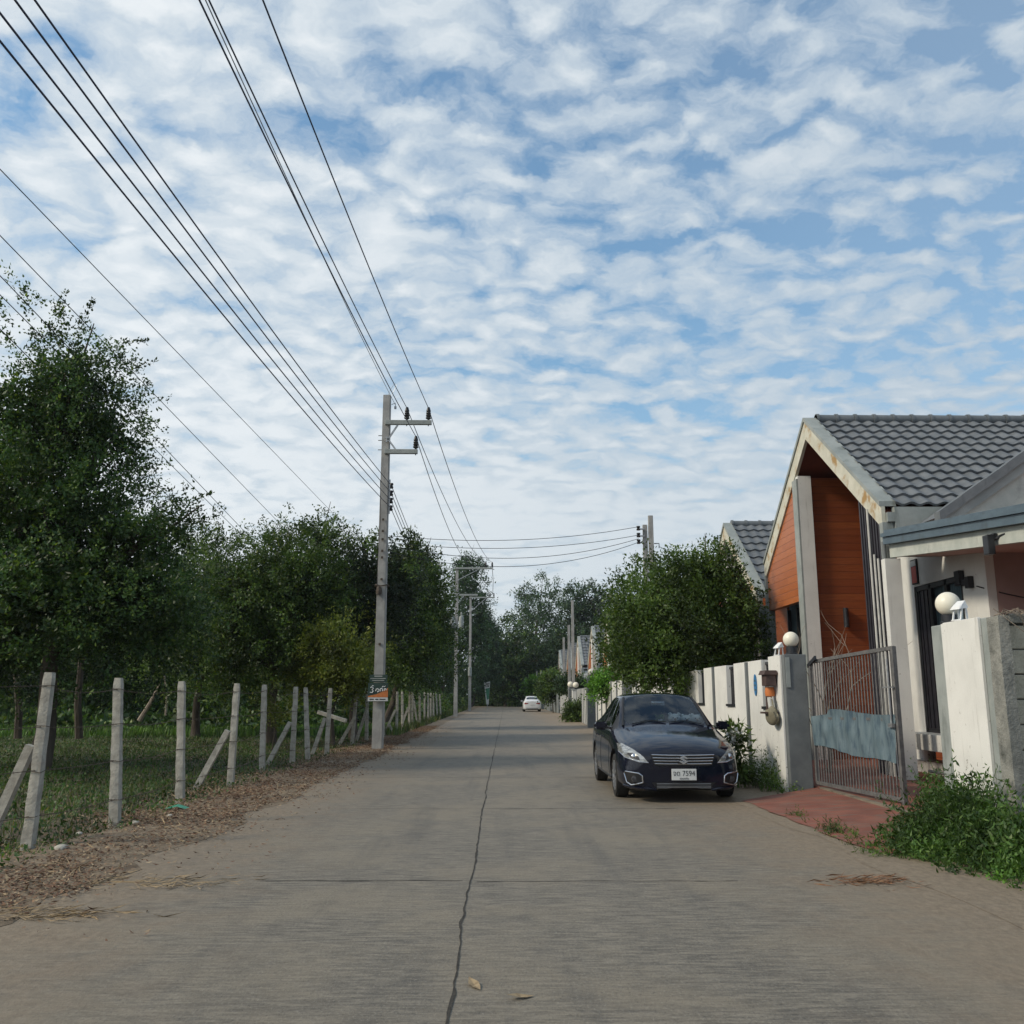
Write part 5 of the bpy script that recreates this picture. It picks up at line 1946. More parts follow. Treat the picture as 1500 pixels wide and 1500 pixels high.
weed('large leafy weed clump at the foot of the right gate pillar', 4.52, 9.45, .24, .36, .82, 13000, .062, M_LEAF_W, 101)
weed('broad low weed clump in front of the mossy concrete post', 4.62, 8.62, .28, .30, .50, 8000, .065, M_LEAF_W, 102)
weed('pale bright weed clump at the lower right corner', 4.55, 7.75, .22, .28, .28, 3200, .055, M_LEAF_F, 103)
weed('low weed clump on the drive edge left of the pillar weeds', 4.12, 9.30, .20, .24, .34, 3600, .055, M_LEAF_W, 109)
weed('creeper climbing the white panel of the right pillar', 4.90, 10.05, .05, .14, 1.0, 520, .07, M_LEAF_F, 104, name='creeper', cat='creeper', slim=.6)
weed('tall wispy weeds against the white wall left of the gate pillar', 4.34, 15.75, .12, .45, .75, 1500, .06, M_LEAF_E, 105)
weed('weeds at the wall foot beside the parked car', 4.28, 17.1, .13, .4, .4, 900, .07, M_LEAF_E, 106)
weed('thin grass tuft along the edge of the red drive', 3.72, 10.6, .07, .30, .12, 700, .06, M_LEAF_E, 107, slim=.18)
weed('second grass tuft on the edge of the red drive, nearer the road', 3.60, 9.45, .06, .18, .09, 360, .06, M_LEAF_E, 108, slim=.18)
weed('small grass tuft at the far edge of the red drive near the pillar', 3.72, 12.2, .05, .16, .10, 240, .05, M_LEAF_E, 110, slim=.18)
# tangle on top of the mossy post
rr = np.random.default_rng(12)
mb = MB()
for k in range(14):
    a = Vector((5.08 + rr.normal(0, .10), 9.22 + rr.normal(0, .05), 2.30))
    mb.tube([a, a + Vector((rr.normal(0, .15), rr.normal(-.15, .2), .05)), a + Vector((.25 + rr.normal(0, .2), -.12 + rr.normal(0, .06), -.18 + rr.normal(0, .12)))], .006, 4, .003)
tag(mb.build('dry_vine', M_TWIG), 'dry vine tangled over the mossy post and the wall coping', 'vine')

# flowering plant between the car and the wall
o = empty('flowering_plant', (3.95, 15.9, 0), 'leafy plant with white blossoms growing between the car mirror and the wall', 'plant')
r = np.random.default_rng(3)
k = 420
hz = r.uniform(.15, 1.08, k)
pp = np.stack([r.normal(0, .09, k), r.normal(0, .12, k), hz], 1)
quads_mesh('leaves', leaf_quads(pp, np.stack([pp[:, 0] * 5, pp[:, 1] * 5, r.uniform(-.6, .9, k)], 1) + r.normal(size=(k, 3)) * .4, r, .16, .05), M_LEAF_E, o)
k = 90
pp = np.stack([r.normal(-.03, .07, k), r.normal(-.05, .08, k), r.normal(.82, .07, k)], 1)
quads_mesh('blossoms', leaf_quads(pp, r.normal(size=(k, 3)), r, .07, .05), M_PLUSH, o)
m = MB()
for q in range(4):
    m.tube([(r.normal(0, .03), r.normal(0, .03), -.02), (r.normal(0, .05), r.normal(0, .06), .5), (r.normal(0, .08), r.normal(0, .1), 1.0)], .008, 5)
m.build('stems', M_LEAF_W, o)

# the round roadside tree behind the car
Yt = 24.0
bl = [lobe(985, 880, 92, 62, Yt, 1.0), lobe(1040, 870, 75, 58, Yt, 1.0), lobe(930, 925, 52, 58, Yt - .2, 1.2), lobe(990, 945, 95, 60, Yt - .5, 1.0), lobe(1075, 930, 48, 58, Yt, 1.1), lobe(960, 965, 70, 48, Yt - .6, 1.0), lobe(1035, 835, 38, 26, Yt, 1.2), lobe(1060, 955, 50, 35, Yt, 1.0)]
sh = [(spot(a, b, Yt - .4), spot(c, d, Yt - .6)) for a, b, c, d in ((935, 860, 918, 832), (1010, 830, 1020, 806), (1040, 830, 1050, 805), (980, 830, 972, 812), (900, 910, 882, 890), (1090, 880, 1118, 866), (1110, 930, 1124, 920), (890, 940, 877, 930))]
tree('roadside_tree', 'round dense green tree leaning over the white wall behind the car', (5.15, 24.3, 0), bl, 66000, .092, M_LEAF_E, 61, .14, group='trees on the right', extra=spray_quads(sh, .10, 8, 70), spray=20, twig=.42, gap=.2, core=.2)

# shrubs spilling over the far walls
def shrub(label, x, y, Y, rx, rz, n, leaf, mat, seed, name='garden_shrub'):
    b = lobe(x, y, rx, rz, Y, 1.1)
    bl = [b, (b[0] - b[3] * .5, b[1], b[2] - b[5] * .25, b[3] * .6, b[4] * .7, b[5] * .8), (b[0] + b[3] * .5, b[1], b[2] - b[5] * .15, b[3] * .6, b[4] * .7, b[5] * .7)]
    return tree(name, label, (b[0] + .2, b[1], 0), bl, n, leaf, mat, seed, .05, 'garden shrubs over the walls', 'shrub', spray=14, twig=.35, fork=.5)


shrub('bright green shrub spilling over the wall just left of the car roof', 893, 1000, 40, 26, 18, 6500, .13, M_LEAF_F, 201)
shrub('dark green shrub over the far wall in front of the grey flanked house', 807, 1003, 88, 16, 22, 5000, .24, M_LEAF_B, 202)
shrub('low clipped hedge with a yellowish end right of the white car', 780, 1004, 112, 10, 9, 3500, .28, M_LEAF_F, 203, 'clipped_hedge')
shrub('grey green shrub over the wall left of the bright shrub', 836, 1003, 70, 18, 12, 4000, .2, M_LEAF_X, 204)
shrub('low bush at the foot of the far white wall', 842, 1043, 56, 12, 12, 3000, .14, M_LEAF_E, 205)

# far walls and pillars on the right
def far_wall(label, y0, y1, x0, x1, h, mat=M_WHITE):
    o = empty('boundary_wall', (x0, y0, 0), label, 'wall', 'property walls down the right side')
    m = MB(); m.hexa([(0, 0, -.1), (.16, 0, -.1), (x1 - x0 + .16, y1 - y0, -.1), (x1 - x0, y1 - y0, -.1)], [(0, 0, h), (.16, 0, h), (x1 - x0 + .16, y1 - y0, h), (x1 - x0, y1 - y0, h)]); m.build('panel', mat, o)
    m = MB()
    n = int((y1 - y0) / 1.6)
    for k in range(n):
        t = (k + .5) / n
        xx = (x1 - x0) * t - .04
        m.box(xx, xx + .05, (y1 - y0) * t - .10, (y1 - y0) * t + .10, -.05, h + .02)
    m.build('pilasters', M_GREY, o)
    return o


far_wall('white wall with grey pilasters below the bright green shrub', 34.5, 44.5, 4.60, 4.45, 2.1)
far_wall('white wall with grey pilasters beyond the tall grey gate pillar', 47.5, 62, 4.45, 4.95, 1.95)
far_wall('short far white wall beside the white car', 66, 82, 4.95, 5.1, 1.9)
far_wall('last greyish wall behind the white car', 86, 118, 5.1, 4.9, 1.8, M_TRIM)
for (lab, x, y, h, wd, m_) in (('tall dark grey gate pillar left of the bright shrub', 4.42, 46.0, 2.35, .42, M_GREY), ('grey capped pillar carrying a globe just left of the car roof', 4.62, 34.0, 2.25, .42, M_GREY), ('far grey gate pillar below the twin globes', 4.85, 64.2, 1.95, .55, M_GREY), ('far white gate pillar beside the twin globes', 5.0, 63.2, 1.9, .5, M_WHITE)):
    o = empty('gate_pillar', (x, y, 0), lab, 'pillar', 'pillars down the right side')
    m = MB(); m.box(-wd / 2, wd / 2, -wd / 2, wd / 2, -.1, h, .015); m.build('core', m_, o)
    m = MB(); m.box(-wd / 2 - .03, wd / 2 + .03, -wd / 2 - .03, wd / 2 + .03, h + .002, h + .06, .01); m.build('cap', M_TRIM, o)
for (lab, x, y, z, s) in (('cream globe lamp on the wall pillar just left of the car roof', 4.68, 34, 2.312, .17), ('globe lamp on the far grey gate pillar', 4.72, 64.2, 2.012, .2), ('second globe lamp beside the far grey gate pillar', 5.0, 63.2, 1.962, .2), ('globe lamp on the tall dark grey pillar', 4.42, 46, 2.412, .17)):
    globe_lamp(lab, (x, y, z), s, .1)

# trees at the end of the road
EL = [(790, 905, 150, 1.0, 'spreading far tree left of the road end gap', [(0, 0, 0, 44, 24), (-18, 30, 0, 46, 26), (18, 22, 0, 42, 26), (2, -32, 0, 34, 16), (-8, 62, -4, 60, 34)], M_LEAF_X, 301),
      (862, 905, 140, 1.0, 'spreading far tree with layered branches behind the thin poles', [(0, -32, 0, 30, 16), (-24, -4, 0, 34, 20), (24, -10, 0, 30, 18), (8, 14, 0, 44, 20), (-14, 40, 0, 50, 30), (34, 40, 0, 30, 24)], M_LEAF_X, 302),
      (742, 960, 140, 1.0, 'dark tree arching over the end of the road', [(0, 0, 0, 26, 40), (-14, 20, 0, 24, 40), (14, 26, 0, 28, 34)], M_LEAF_A, 303),
      (820, 975, 156, 1.0, 'dark bushy tree closing the road end above the far walls', [(0, 0, 0, 52, 34), (-30, 14, 0, 42, 30), (30, 8, 0, 40, 30)], M_LEAF_X, 304)]
for (x, y, Y, s, lab, ls, mt, sd_) in EL:
    bs = [lobe(x + a, y + b, rx, rz, Y + c, 1.0) for a, b, c, rx, rz in ls]
    p = spot(x, 1018, Y)
    tree('far_tree', lab, (p.x, Y, -.1), bs, 17000, .42, mt, sd_, .35, group='trees at the road end', spray=34, twig=1.7, gap=.35, core=.15, wd=.5, lift=.1)
x, y, r = scatter(9000, -9, 14, 143, 158, 44)
z = r.uniform(0, 1, len(x)) ** 1.3 * 6.5
tag(quads_mesh('road_end_undergrowth', leaf_quads(np.stack([x, y, z], 1), r.normal(size=(len(x), 3)) + np.array([0, 0, .3]), r, .8, .4), M_LEAF_A), kind='stuff')


# ------------------------------------------------------------------ the cars
def car(label, loc, rz, scale, paint, group=None, plate_text=True):
    """saloon; nose at local y = 0, tail at y = 4.45"""
    root = empty('parked_car', loc, label, 'car', group, rz)
    root.scale = (scale,) * 3
    S = []
    def st(y, zb, w, prof):
        """prof: (x, z) from the sill upward to the centre line"""
        S.append((y, [(0, zb), (w * .82, zb)] + prof))
    #            sill             lower           mid            shoulder      belt           upper           pillar in     mid          centre
    st(-.01, .20, .52, [(.53, .235), (.56, .36), (.555, .48), (.53, .57), (.50, .615), (.40, .640), (.33, .648), (.18, .658), (0, .662)])
    st(.045, .165, .66, [(.665, .21), (.70, .34), (.69, .49), (.655, .60), (.61, .66), (.47, .692), (.38, .704), (.20, .716), (0, .722)])
    st(.18, .15, .765, [(.775, .20), (.805, .33), (.795, .50), (.755, .64), (.71, .705), (.53, .748), (.42, .765), (.22, .782), (0, .788)])
    st(.45, .15, .83, [(.835, .20), (.856, .34), (.85, .53), (.82, .70), (.765, .775), (.58, .823), (.46, .843), (.23, .862), (0, .868)])
    st(.90, .16, .85, [(.848, .21), (.866, .36), (.865, .58), (.84, .785), (.79, .855), (.62, .905), (.50, .925), (.25, .945), (0, .952)])
    st(1.18, .16, .85, [(.848, .21), (.868, .38), (.868, .62), (.845, .835), (.80, .90), (.70, .945), (.60, .965), (.30, 1.0), (0, 1.01)])
    st(1.26, .16, .85, [(.848, .21), (.868, .38), (.868, .62), (.847, .845), (.805, .912), (.715, .965), (.655, .99), (.32, 1.03), (0, 1.04)])
    st(1.62, .16, .85, [(.848, .21), (.868, .38), (.868, .63), (.848, .865), (.80, .935), (.655, 1.185), (.60, 1.215), (.31, 1.262), (0, 1.272)])
    st(1.96, .16, .85, [(.848, .21), (.868, .38), (.868, .64), (.85, .875), (.797, .948), (.605, 1.375), (.55, 1.412), (.29, 1.452), (0, 1.462)])
    st(2.10, .16, .85, [(.848, .21), (.868, .38), (.868, .64), (.85, .88), (.795, .952), (.592, 1.405), (.535, 1.442), (.28, 1.472), (0, 1.48)])
    st(2.48, .16, .85, [(.848, .21), (.868, .38), (.868, .645), (.85, .89), (.793, .962), (.582, 1.42), (.525, 1.458), (.275, 1.482), (0, 1.488)])
    st(2.56, .16, .85, [(.848, .21), (.868, .38), (.868, .645), (.85, .892), (.793, .964), (.58, 1.42), (.524, 1.457), (.275, 1.48), (0, 1.486)])
    st(3.10, .16, .85, [(.848, .21), (.868, .38), (.868, .655), (.85, .91), (.79, .98), (.575, 1.385), (.52, 1.42), (.27, 1.445), (0, 1.45)])
    st(3.40, .16, .85, [(.848, .21), (.867, .38), (.867, .66), (.848, .92), (.787, .99), (.59, 1.30), (.53, 1.335), (.28, 1.37), (0, 1.378)])
    st(3.88, .17, .84, [(.84, .22), (.86, .38), (.86, .67), (.84, .93), (.78, 1.0), (.655, 1.09), (.58, 1.12), (.30, 1.152), (0, 1.16)])
    st(4.05, .18, .83, [(.83, .23), (.855, .39), (.855, .67), (.83, .93), (.77, 1.0), (.66, 1.035), (.58, 1.05), (.30, 1.07), (0, 1.078)])
    st(4.33, .22, .79, [(.80, .27), (.82, .42), (.82, .67), (.79, .92), (.73, .985), (.62, 1.02), (.52, 1.035), (.27, 1.05), (0, 1.055)])
    st(4.45, .27, .70, [(.71, .31), (.74, .45), (.735, .66), (.70, .86), (.64, .93), (.53, .96), (.44, .97), (.22, .98), (0, .985)])
    NP = 11
    vs, fs, mi = [], [], []
    for y, pr in S:
        for (x, z) in pr:
            vs.append((x, y, z))
        for (x, z) in pr[1:-1]:
            vs.append((-x, y, z))
    W = NP + NP - 2
    def idx(s, p, sgn):
        if p == 0 or p == NP - 1 or sgn > 0:
            return s * W + p
        return s * W + NP + p - 1
    ws0, ws1 = 6, 8          # windscreen stations 1.26..1.96
    for s in range(len(S) - 1):
        y0 = S[s][0]
        for p in range(NP - 1):
            for sg in (1, -1):
                q = (idx(s, p, sg), idx(s, p + 1, sg), idx(s + 1, p + 1, sg), idx(s + 1, p, sg))
                fs.append(q if sg < 0 else tuple(reversed(q)))
                m_ = 0
                if p in (8, 9) and ws0 <= s < ws1:
                    m_ = 1
                elif p in (8, 9) and 13 <= s < 14:
                    m_ = 3
                elif p == 6 and s in (7, 8, 9, 11):
                    m_ = 2
                elif p == 6 and s in (6, 10):
                    m_ = 4
                elif p == 6 and s == 12:
                    m_ = 2
                elif p == 0:
                    m_ = 4
                mi.append(m_)
    for s, flip in ((0, False), (len(S) - 1, True)):
        for p in range(NP - 1):
            a, b, c, d = idx(s, p, 1), idx(s, p + 1, 1), idx(s, p + 1, -1), idx(s, p, -1)
            q = [a, b, c, d]
            q = [v for i, v in enumerate(q) if v not in q[:i]]
            fs.append(tuple(q) if not flip else tuple(reversed(q)))
            mi.append(0)
    me = bpy.data.meshes.new('body_cage')
    me.from_pydata(vs, [], fs)
    mats = [paint, M_CARGLASS, M_CARGLASS, M_CARGLASS, M_CARBLACK]
    for m_ in mats:
        me.materials.append(m_)
    me.polygons.foreach_set('material_index', mi)
    bm = bmesh.new()
    bm.from_mesh(me)
    bmesh.ops.recalc_face_normals(bm, faces=bm.faces)
    cl = bm.edges.layers.float.get('crease_edge') or bm.edges.layers.float.new('crease_edge')
    for e in bm.edges:
        ms = {f.material_index for f in e.link_faces}
        if len(ms) > 1:
            e[cl] = .55
    bm.to_mesh(me)
    bm.free()
    cage = bpy.data.objects.new('body_cage', me)
    col.objects.link(cage)
    cm = MB()
    for yw in (.87, 3.52):
        for sx in (-1, 1):
            cm.tube([(sx * .56, yw, .315), (sx * 1.0, yw, .315)], .365, 40)
    cut = cm.build('wheel_cut')
    for m_ in mats:
        cut.data.materials.append(m_)
    cut.data.polygons.foreach_set('material_index', [4] * len(cut.data.polygons))
    md = cage.modifiers.new('s', 'SUBSURF')
    md.levels = md.render_levels = 3
    md = cage.modifiers.new('b', 'BOOLEAN')
    md.operation = 'DIFFERENCE'
    md.object = cut
    md.solver = 'EXACT'
    dg = bpy.context.evaluated_depsgraph_get()
    full = bpy.data.meshes.new_from_object(cage.evaluated_get(dg))
    bpy.data.objects.remove(cage)
    bpy.data.objects.remove(cut)
    fb = bmesh.new()
    fb.from_mesh(full)
    bvh = BVHTree.FromBMesh(fb)
    names = ['body', 'windscreen', 'side_window', 'rear_window', 'underbody']
    def extract(nm, test, mat):
        b = fb.copy()
        bmesh.ops.delete(b, geom=[f for f in b.faces if not test(f)], context='FACES')
        m2 = bpy.data.meshes.new(nm)
        b.to_mesh(m2)
        b.free()
        m2.materials.clear()
        m2.polygons.foreach_set('material_index', [0] * len(m2.polygons))
        if len(m2.polygons) == 0:
            return None
        o = link_mesh(nm, m2, mat, root)
        m2.polygons.foreach_set('use_smooth', [True] * len(m2.polygons))
        m2.set_sharp_from_angle(angle=rad(50))
        return o
    # door skins lie between the sills and the belt line
    def is_door(f, y0, y1, sg):
        c = f.calc_center_median()
        return f.material_index == 0 and y0 < c.y < y1 and c.x * sg > .70 and .26 < c.z < .985
    dspan = ((1.36, 2.51), (2.51, 3.32))
    def door_any(f):
        return any(is_door(f, a, b, s) for a, b in dspan for s in (1, -1))
    extract('body', lambda f: f.material_index == 0 and not door_any(f), paint)
    doors = {}
    for a, b in dspan:
        for s in (1, -1):
            doors[(a, s)] = extract('door', lambda f: is_door(f, a, b, s), paint)
    extract('windscreen', lambda f: f.material_index == 1, M_SCREEN)
    for s in (1, -1):
        for a, b in ((0, 2.5), (2.5, 9)):
            extract('side_window', lambda f: f.material_index == 2 and f.calc_center_median().x * s > 0 and a < f.calc_center_median().y < b, M_CARGLASS)
    extract('rear_window', lambda f: f.material_index == 3, M_CARGLASS)
    extract('underbody', lambda f: f.material_index == 4, M_CARBLACK)

    def project(poly, axis='front', off=.005, grid=.03, mat=None, name='panel', parent=None, thick=True):
        """lay a flat outline onto the bodywork, seen from the front, the rear or a side"""
        b = bmesh.new()
        fv = [b.verts.new((p[0], 0, p[1])) for p in poly]
        b.faces.new(fv)
        xs = [p[0] for p in poly]
        zs = [p[1] for p in poly]
        for x in np.arange(min(xs) + grid, max(xs), grid):
            bmesh.ops.bisect_plane(b, geom=b.verts[:] + b.edges[:] + b.faces[:], plane_co=(x, 0, 0), plane_no=(1, 0, 0))
        for z in np.arange(min(zs) + grid, max(zs), grid):
            bmesh.ops.bisect_plane(b, geom=b.verts[:] + b.edges[:] + b.faces[:], plane_co=(0, 0, z), plane_no=(0, 0, 1))
        last = None
        for v in b.verts:
            h, z = v.co.x, v.co.z
            o_, d_ = {'front': (Vector((h, -3, z)), Vector((0, 1, 0))), 'rear': (Vector((h, 8, z)), Vector((0, -1, 0))),
                      'left': (Vector((-4, h, z)), Vector((1, 0, 0))), 'right': (Vector((4, h, z)), Vector((-1, 0, 0)))}[axis]
            hit, nrm, _, _ = bvh.ray_cast(o_, d_)
            if hit is None:
                hit, nrm, _, _ = bvh.find_nearest(o_ + d_ * 3.4)
            if nrm.dot(d_) > 0:
                nrm = -nrm
            v.co = hit + nrm * off
        m_ = MB()
        m_.bm(b)
        return m_.build(name, mat, parent or root, smooth=True, fix=True)

    def strip(pts, wd, axis, off, mat, name, parent=None):
        """thin tube following the bodywork"""
        out = []
        P2 = []
        for i in range(len(pts) - 1):
            a, b = Vector(pts[i]), Vector(pts[i + 1])
            n = max(2, int((b - a).length / .04))
            P2 += [a.lerp(b, k / n) for k in range(n)]
        P2.append(Vector(pts[-1]))
        for p in P2:
            h, z = p.x, p.y
            o_, d_ = {'front': (Vector((h, -3, z)), Vector((0, 1, 0))), 'rear': (Vector((h, 8, z)), Vector((0, -1, 0))),
                      'left': (Vector((-4, h, z)), Vector((1, 0, 0))), 'right': (Vector((4, h, z)), Vector((-1, 0, 0)))}[axis]
            hit, nrm, _, _ = bvh.ray_cast(o_, d_)
            if hit is None:
                continue
            if nrm.dot(d_) > 0:
                nrm = -nrm
            out.append(hit + nrm * off)
        m_ = MB()
        m_.tube(out, wd, 6)
        return m_.build(name, mat, parent or root, smooth=True)

    flip = lambda poly, s: [(x * s, z) for x, z in (poly if s > 0 else poly[::-1])]
    # grille
    gr = project([(-.445, .642), (.445, .642), (.40, .505), (.34, .488), (-.34, .488), (-.40, .505)], 'front', .004, .03, M_CARBLACK, 'grille')
    for k in range(4):
        z = .632 - k * .038
        wv = .43 - k * .013
        strip([(-wv, z + .004), (-.2, z), (.2, z), (wv, z + .004)], .0085, 'front', .012, M_CHROME, 'grille_bar', gr)
    # emblem: a slanted double-hooked letter
    em = MB()
    S_ = [(.0, .070), (.075, .022), (.048, .005), (.002, .034), (-.026, .018), (.076, -.048 + .034), (.076, -.026), (.0, -.074), (-.076, -.026), (-.050, -.008), (-.002, -.038), (.026, -.020), (-.076, .012), (-.076, .026)]
    S_ = [(.000, .074), (.078, .026), (.050, .008), (.000, .040), (-.022, .026), (.078, -.024), (.000, -.074), (-.078, -.026), (-.050, -.008), (.000, -.040), (.022, -.026), (-.078, .024)]
    em.prism([(x * .82, .575 + z * .82) for x, z in S_], -.050, -.030, 'y')
    em.build('emblem', M_CHROME, gr)
    # number plate
    if plate_text:
        m_ = MB(); m_.box(-.17, .17, -.052, -.040, .305, .455, .004); pl = m_.build('number_plate', M_PLATE, root)
        for (tx, sz, px_, pz_, sx_) in (('จด 7594', .098, -.0, .393, .90), ('ขอนแก่น', .036, 0, .328, 1)):
            tm = text_mesh(tx, sz)
            tm.transform(Matrix.Translation((px_, -.0535, pz_)) @ Matrix.Rotation(PI / 2, 4, 'X') @ Matrix.Diagonal((sx_, 1, 1, 1)))
            link_mesh('lettering', tm, M_INK, pl)
    # lower intake and lip
    li = project([(-.44, .275), (.44, .275), (.36, .165 + .02), (-.36, .165 + .02)], 'front', .004, .03, M_CARBLACK, 'lower_intake')
    for z in (.255, .225, .20):
        strip([(-.37, z), (.37, z)], .0045, 'front', .010, M_RIM, 'intake_bar', li)
    for s in (1, -1):
        hl_ = project(flip([(.470, .528), (.60, .535), (.765, .590), (.822, .66), (.815, .765), (.765, .765), (.655, .700), (.540, .612)], s), 'front', .006, .03, M_LAMP, 'headlight')
        project(flip([(.585, .562), (.70, .592), (.735, .648), (.665, .655), (.605, .612)], s), 'front', .010, .03, M_LAMPD, 'lamp_unit', hl_)
        m_ = MB()
        bm2 = bmesh.new()
        bmesh.ops.create_uvsphere(bm2, u_segments=16, v_segments=10, radius=.042)
        hit, nrm, _, _ = bvh.ray_cast(Vector((s * .665, -3, .612)), Vector((0, 1, 0)))
        m_.bm(bm2, Matrix.Translation((hit or Vector((s * .665, .2, .61))) + Vector((0, .012, 0))))
        m_.build('projector', M_CHROME, hl_, smooth=True)
        strip([(s * x, z) for x, z in ((.475, .535), (.60, .541), (.765, .592), (.818, .66))], .006, 'front', .008, M_CHROME, 'lamp_rim', hl_)
        fg = project(flip([(.555, .27), (.70, .235), (.755, .27), (.785, .385), (.765, .41), (.61, .392), (.565, .36)], s), 'front', .004, .03, M_CARBLACK, 'fog_lamp_recess')
        loop = [(.555, .27), (.70, .235), (.755, .27), (.785, .385), (.765, .41), (.61, .392), (.565, .36), (.555, .27)]
        strip([(s * x, z) for x, z in loop], .0095, 'front', .008, M_CHROME, 'fog_lamp_surround', fg)
        hit, nrm, _, _ = bvh.ray_cast(Vector((s * .66, -3, .315)), Vector((0, 1, 0)))
        m_ = MB(); m_.lathe([(0, 0), (.042, .004), (.05, .02), (.05, .04)], 16, Matrix.Translation((hit or Vector((s * .66, .1, .315))) + Vector((0, -.014, 0))) @ Matrix.Rotation(-PI / 2, 4, 'X')); m_.build('fog_lamp', M_LAMPD, fg, smooth=True)
        strip([(s * x, z) for x, z in ((.38, .185), (.55, .20), (.78, .225))], .016, 'front', .012, paint, 'lip_edge')
        sp_ = project(flip([(.40, .175 + .01), (.55, .20), (.77, .235), (.80, .205), (.60, .165), (.42, .158)], s), 'front', .010, .04, M_CHROME if False else paint, 'lip_spoiler')
        # wheels
        for yw in (.87, 3.52):
            wroot = bpy.data.objects.new('wheel', None)
            col.objects.link(wroot)
            wroot.parent = root
            wroot.location = (s * .755, yw, .305)
            wroot.empty_display_size = .3
            T = Matrix.Rotation(PI / 2 * s, 4, 'Y')
            m_ = MB(); m_.lathe([(.205, -.09), (.26, -.10), (.295, -.09), (.305, -.06), (.305, .06), (.295, .088), (.26, .098), (.208, .088)], 36, T); m_.build('tyre', M_TYRE, wroot, smooth=True)
            m_ = MB(); m_.lathe([(.21, -.08), (.205, .02), (.212, .088), (.198, .092), (.19, .05), (.17, .0), (.0, .0)], 36, T)
            for k in range(10):
                a = 2 * PI * k / 10
                m_.bar(T @ Vector((.03 * math.cos(a), .03 * math.sin(a), .075)), T @ Vector((.2 * math.cos(a + .06), .2 * math.sin(a + .06), .078)), .036, .03)
            m_.lathe([(0, .085), (.045, .085), (.05, .07), (.05, .03)], 16, T)
            m_.build('rim', M_RIM, wroot, smooth=True)
        # mirror
        m_ = MB()
        bm2 = bmesh.new()
        bmesh.ops.create_cube(bm2, size=1)
        for v in bm2.verts:
            v.co = Vector((v.co.x * .20, v.co.y * .12 * (1.2 if v.co.x * s < 0 else .8), v.co.z * (.145 if v.co.x * s < 0 else .11)))
        bmesh.ops.bevel(bm2, geom=bm2.edges[:], offset=.035, segments=4, affect='EDGES')
        m_.bm(bm2, Matrix.Translation((s * .955, 1.64, .985)))
        mir = m_.build('wing_mirror', paint, root, smooth=True)
        m_ = MB(); m_.bar((s * .80, 1.60, .945), (s * .90, 1.63, .96), .06, .035); m_.build('mirror_arm', M_CARBLACK, mir)
        m_ = MB(); m_.box(s * .955 - .08, s * .955 + .08, 1.70, 1.713, .94, 1.03, .005); m_.build('mirror_glass', M_CHROME, mir)
        # door seams and handles, sill
        ax = 'right' if s > 0 else 'left'
        for k, (yh) in enumerate((2.33, 3.17)):
            dpar = doors.get((dspan[k][0], s))
            strip([(yh - .1, .80), (yh + .1, .805)], .012, ax, .018, M_CHROME if False else paint, 'door_handle', dpar)
        for yy, par in ((1.36, 1.36), (2.51, 1.36), (3.32, 2.51)):
            strip([(yy + .03, .27), (yy, .5), (yy, .86)], .004, ax, .0, M_CARBLACK, 'door_seam', doors.get((par, s)))
        strip([(1.28, .24), (3.15, .24)], .018, ax, .0, M_CARBLACK, 'sill_trim')
        strip([(1.5, .955), (2.5, .968), (3.3, .985)], .007, ax, .004, M_CARBLACK, 'window_trim')
        # tail lamps
        tl = project(flip([(.36, .80), (.70, .84), (.745, .80), (.74, .70), (.62, .70), (.40, .74)], s), 'rear', .006, .03, M_TAIL, 'tail_lamp')
    m_ = MB(); m_.box(-.17, .17, 4.455, 4.468, .60, .70, .004); m_.build('rear_plate', M_PLATE, root)
    project([(-.62, .36), (.62, .36), (.52, .30), (-.52, .30)], 'rear', .005, .04, M_CARBLACK, 'rear_diffuser')
    for s in (1, -1):          # windscreen pillars
        m_ = MB()
        m_.tube([bvh.find_nearest(Vector(p))[0] + Vector((s * .002, 0, .004)) for p in ((s * .648, 1.25, .985), (s * .625, 1.44, 1.10), (s * .598, 1.62, 1.215), (s * .572, 1.80, 1.32), (s * .545, 1.97, 1.412))], .020, 8)
        m_.build('windscreen_pillar', M_CARBLACK, root, smooth=True)
    # wipers, cabin
    def on_top(x, y, off=.012):
        hit, nrm, _, _ = bvh.ray_cast(Vector((x, y, 4)), Vector((0, 0, -1)))
        return hit + Vector((0, 0, off))
    for (x0, x1) in ((.05, .58), (-.52, .0)):
        m_ = MB(); m_.tube([on_top(x0 + (x1 - x0) * t, 1.245 + .05 * math.sin(t * PI), .014) for t in np.linspace(0, 1, 8)], .007, 5); m_.build('wiper', M_CARBLACK, root)
    m_ = MB()
    m_.box(-.72, .72, 1.30, 3.9, .30, .36)
    m_.hexa([(-.74, 1.22, .6), (.74, 1.22, .6), (.72, 1.78, .6), (-.72, 1.78, .6)], [(-.70, 1.28, .95), (.70, 1.28, .95), (.70, 1.76, 1.04), (-.70, 1.76, 1.04)])
    for s in (1, -1):
        m_.box(s * .36 - .24, s * .36 + .24, 2.1, 2.6, .36, .58, .05)
        m_.hexa([(s * .36 - .24, 2.52, .5), (s * .36 + .24, 2.52, .5), (s * .36 + .24, 2.66, .5), (s * .36 - .24, 2.66, .5)], [(s * .36 - .2, 2.74, 1.12), (s * .36 + .2, 2.74, 1.12), (s * .36 + .2, 2.84, 1.12), (s * .36 - .2, 2.84, 1.12)])
        m_.box(s * .36 - .12, s * .36 + .12, 2.76, 2.85, 1.13, 1.30, .03)
    m_.box(-.66, .66, 3.1, 3.5, .36, .60, .05)
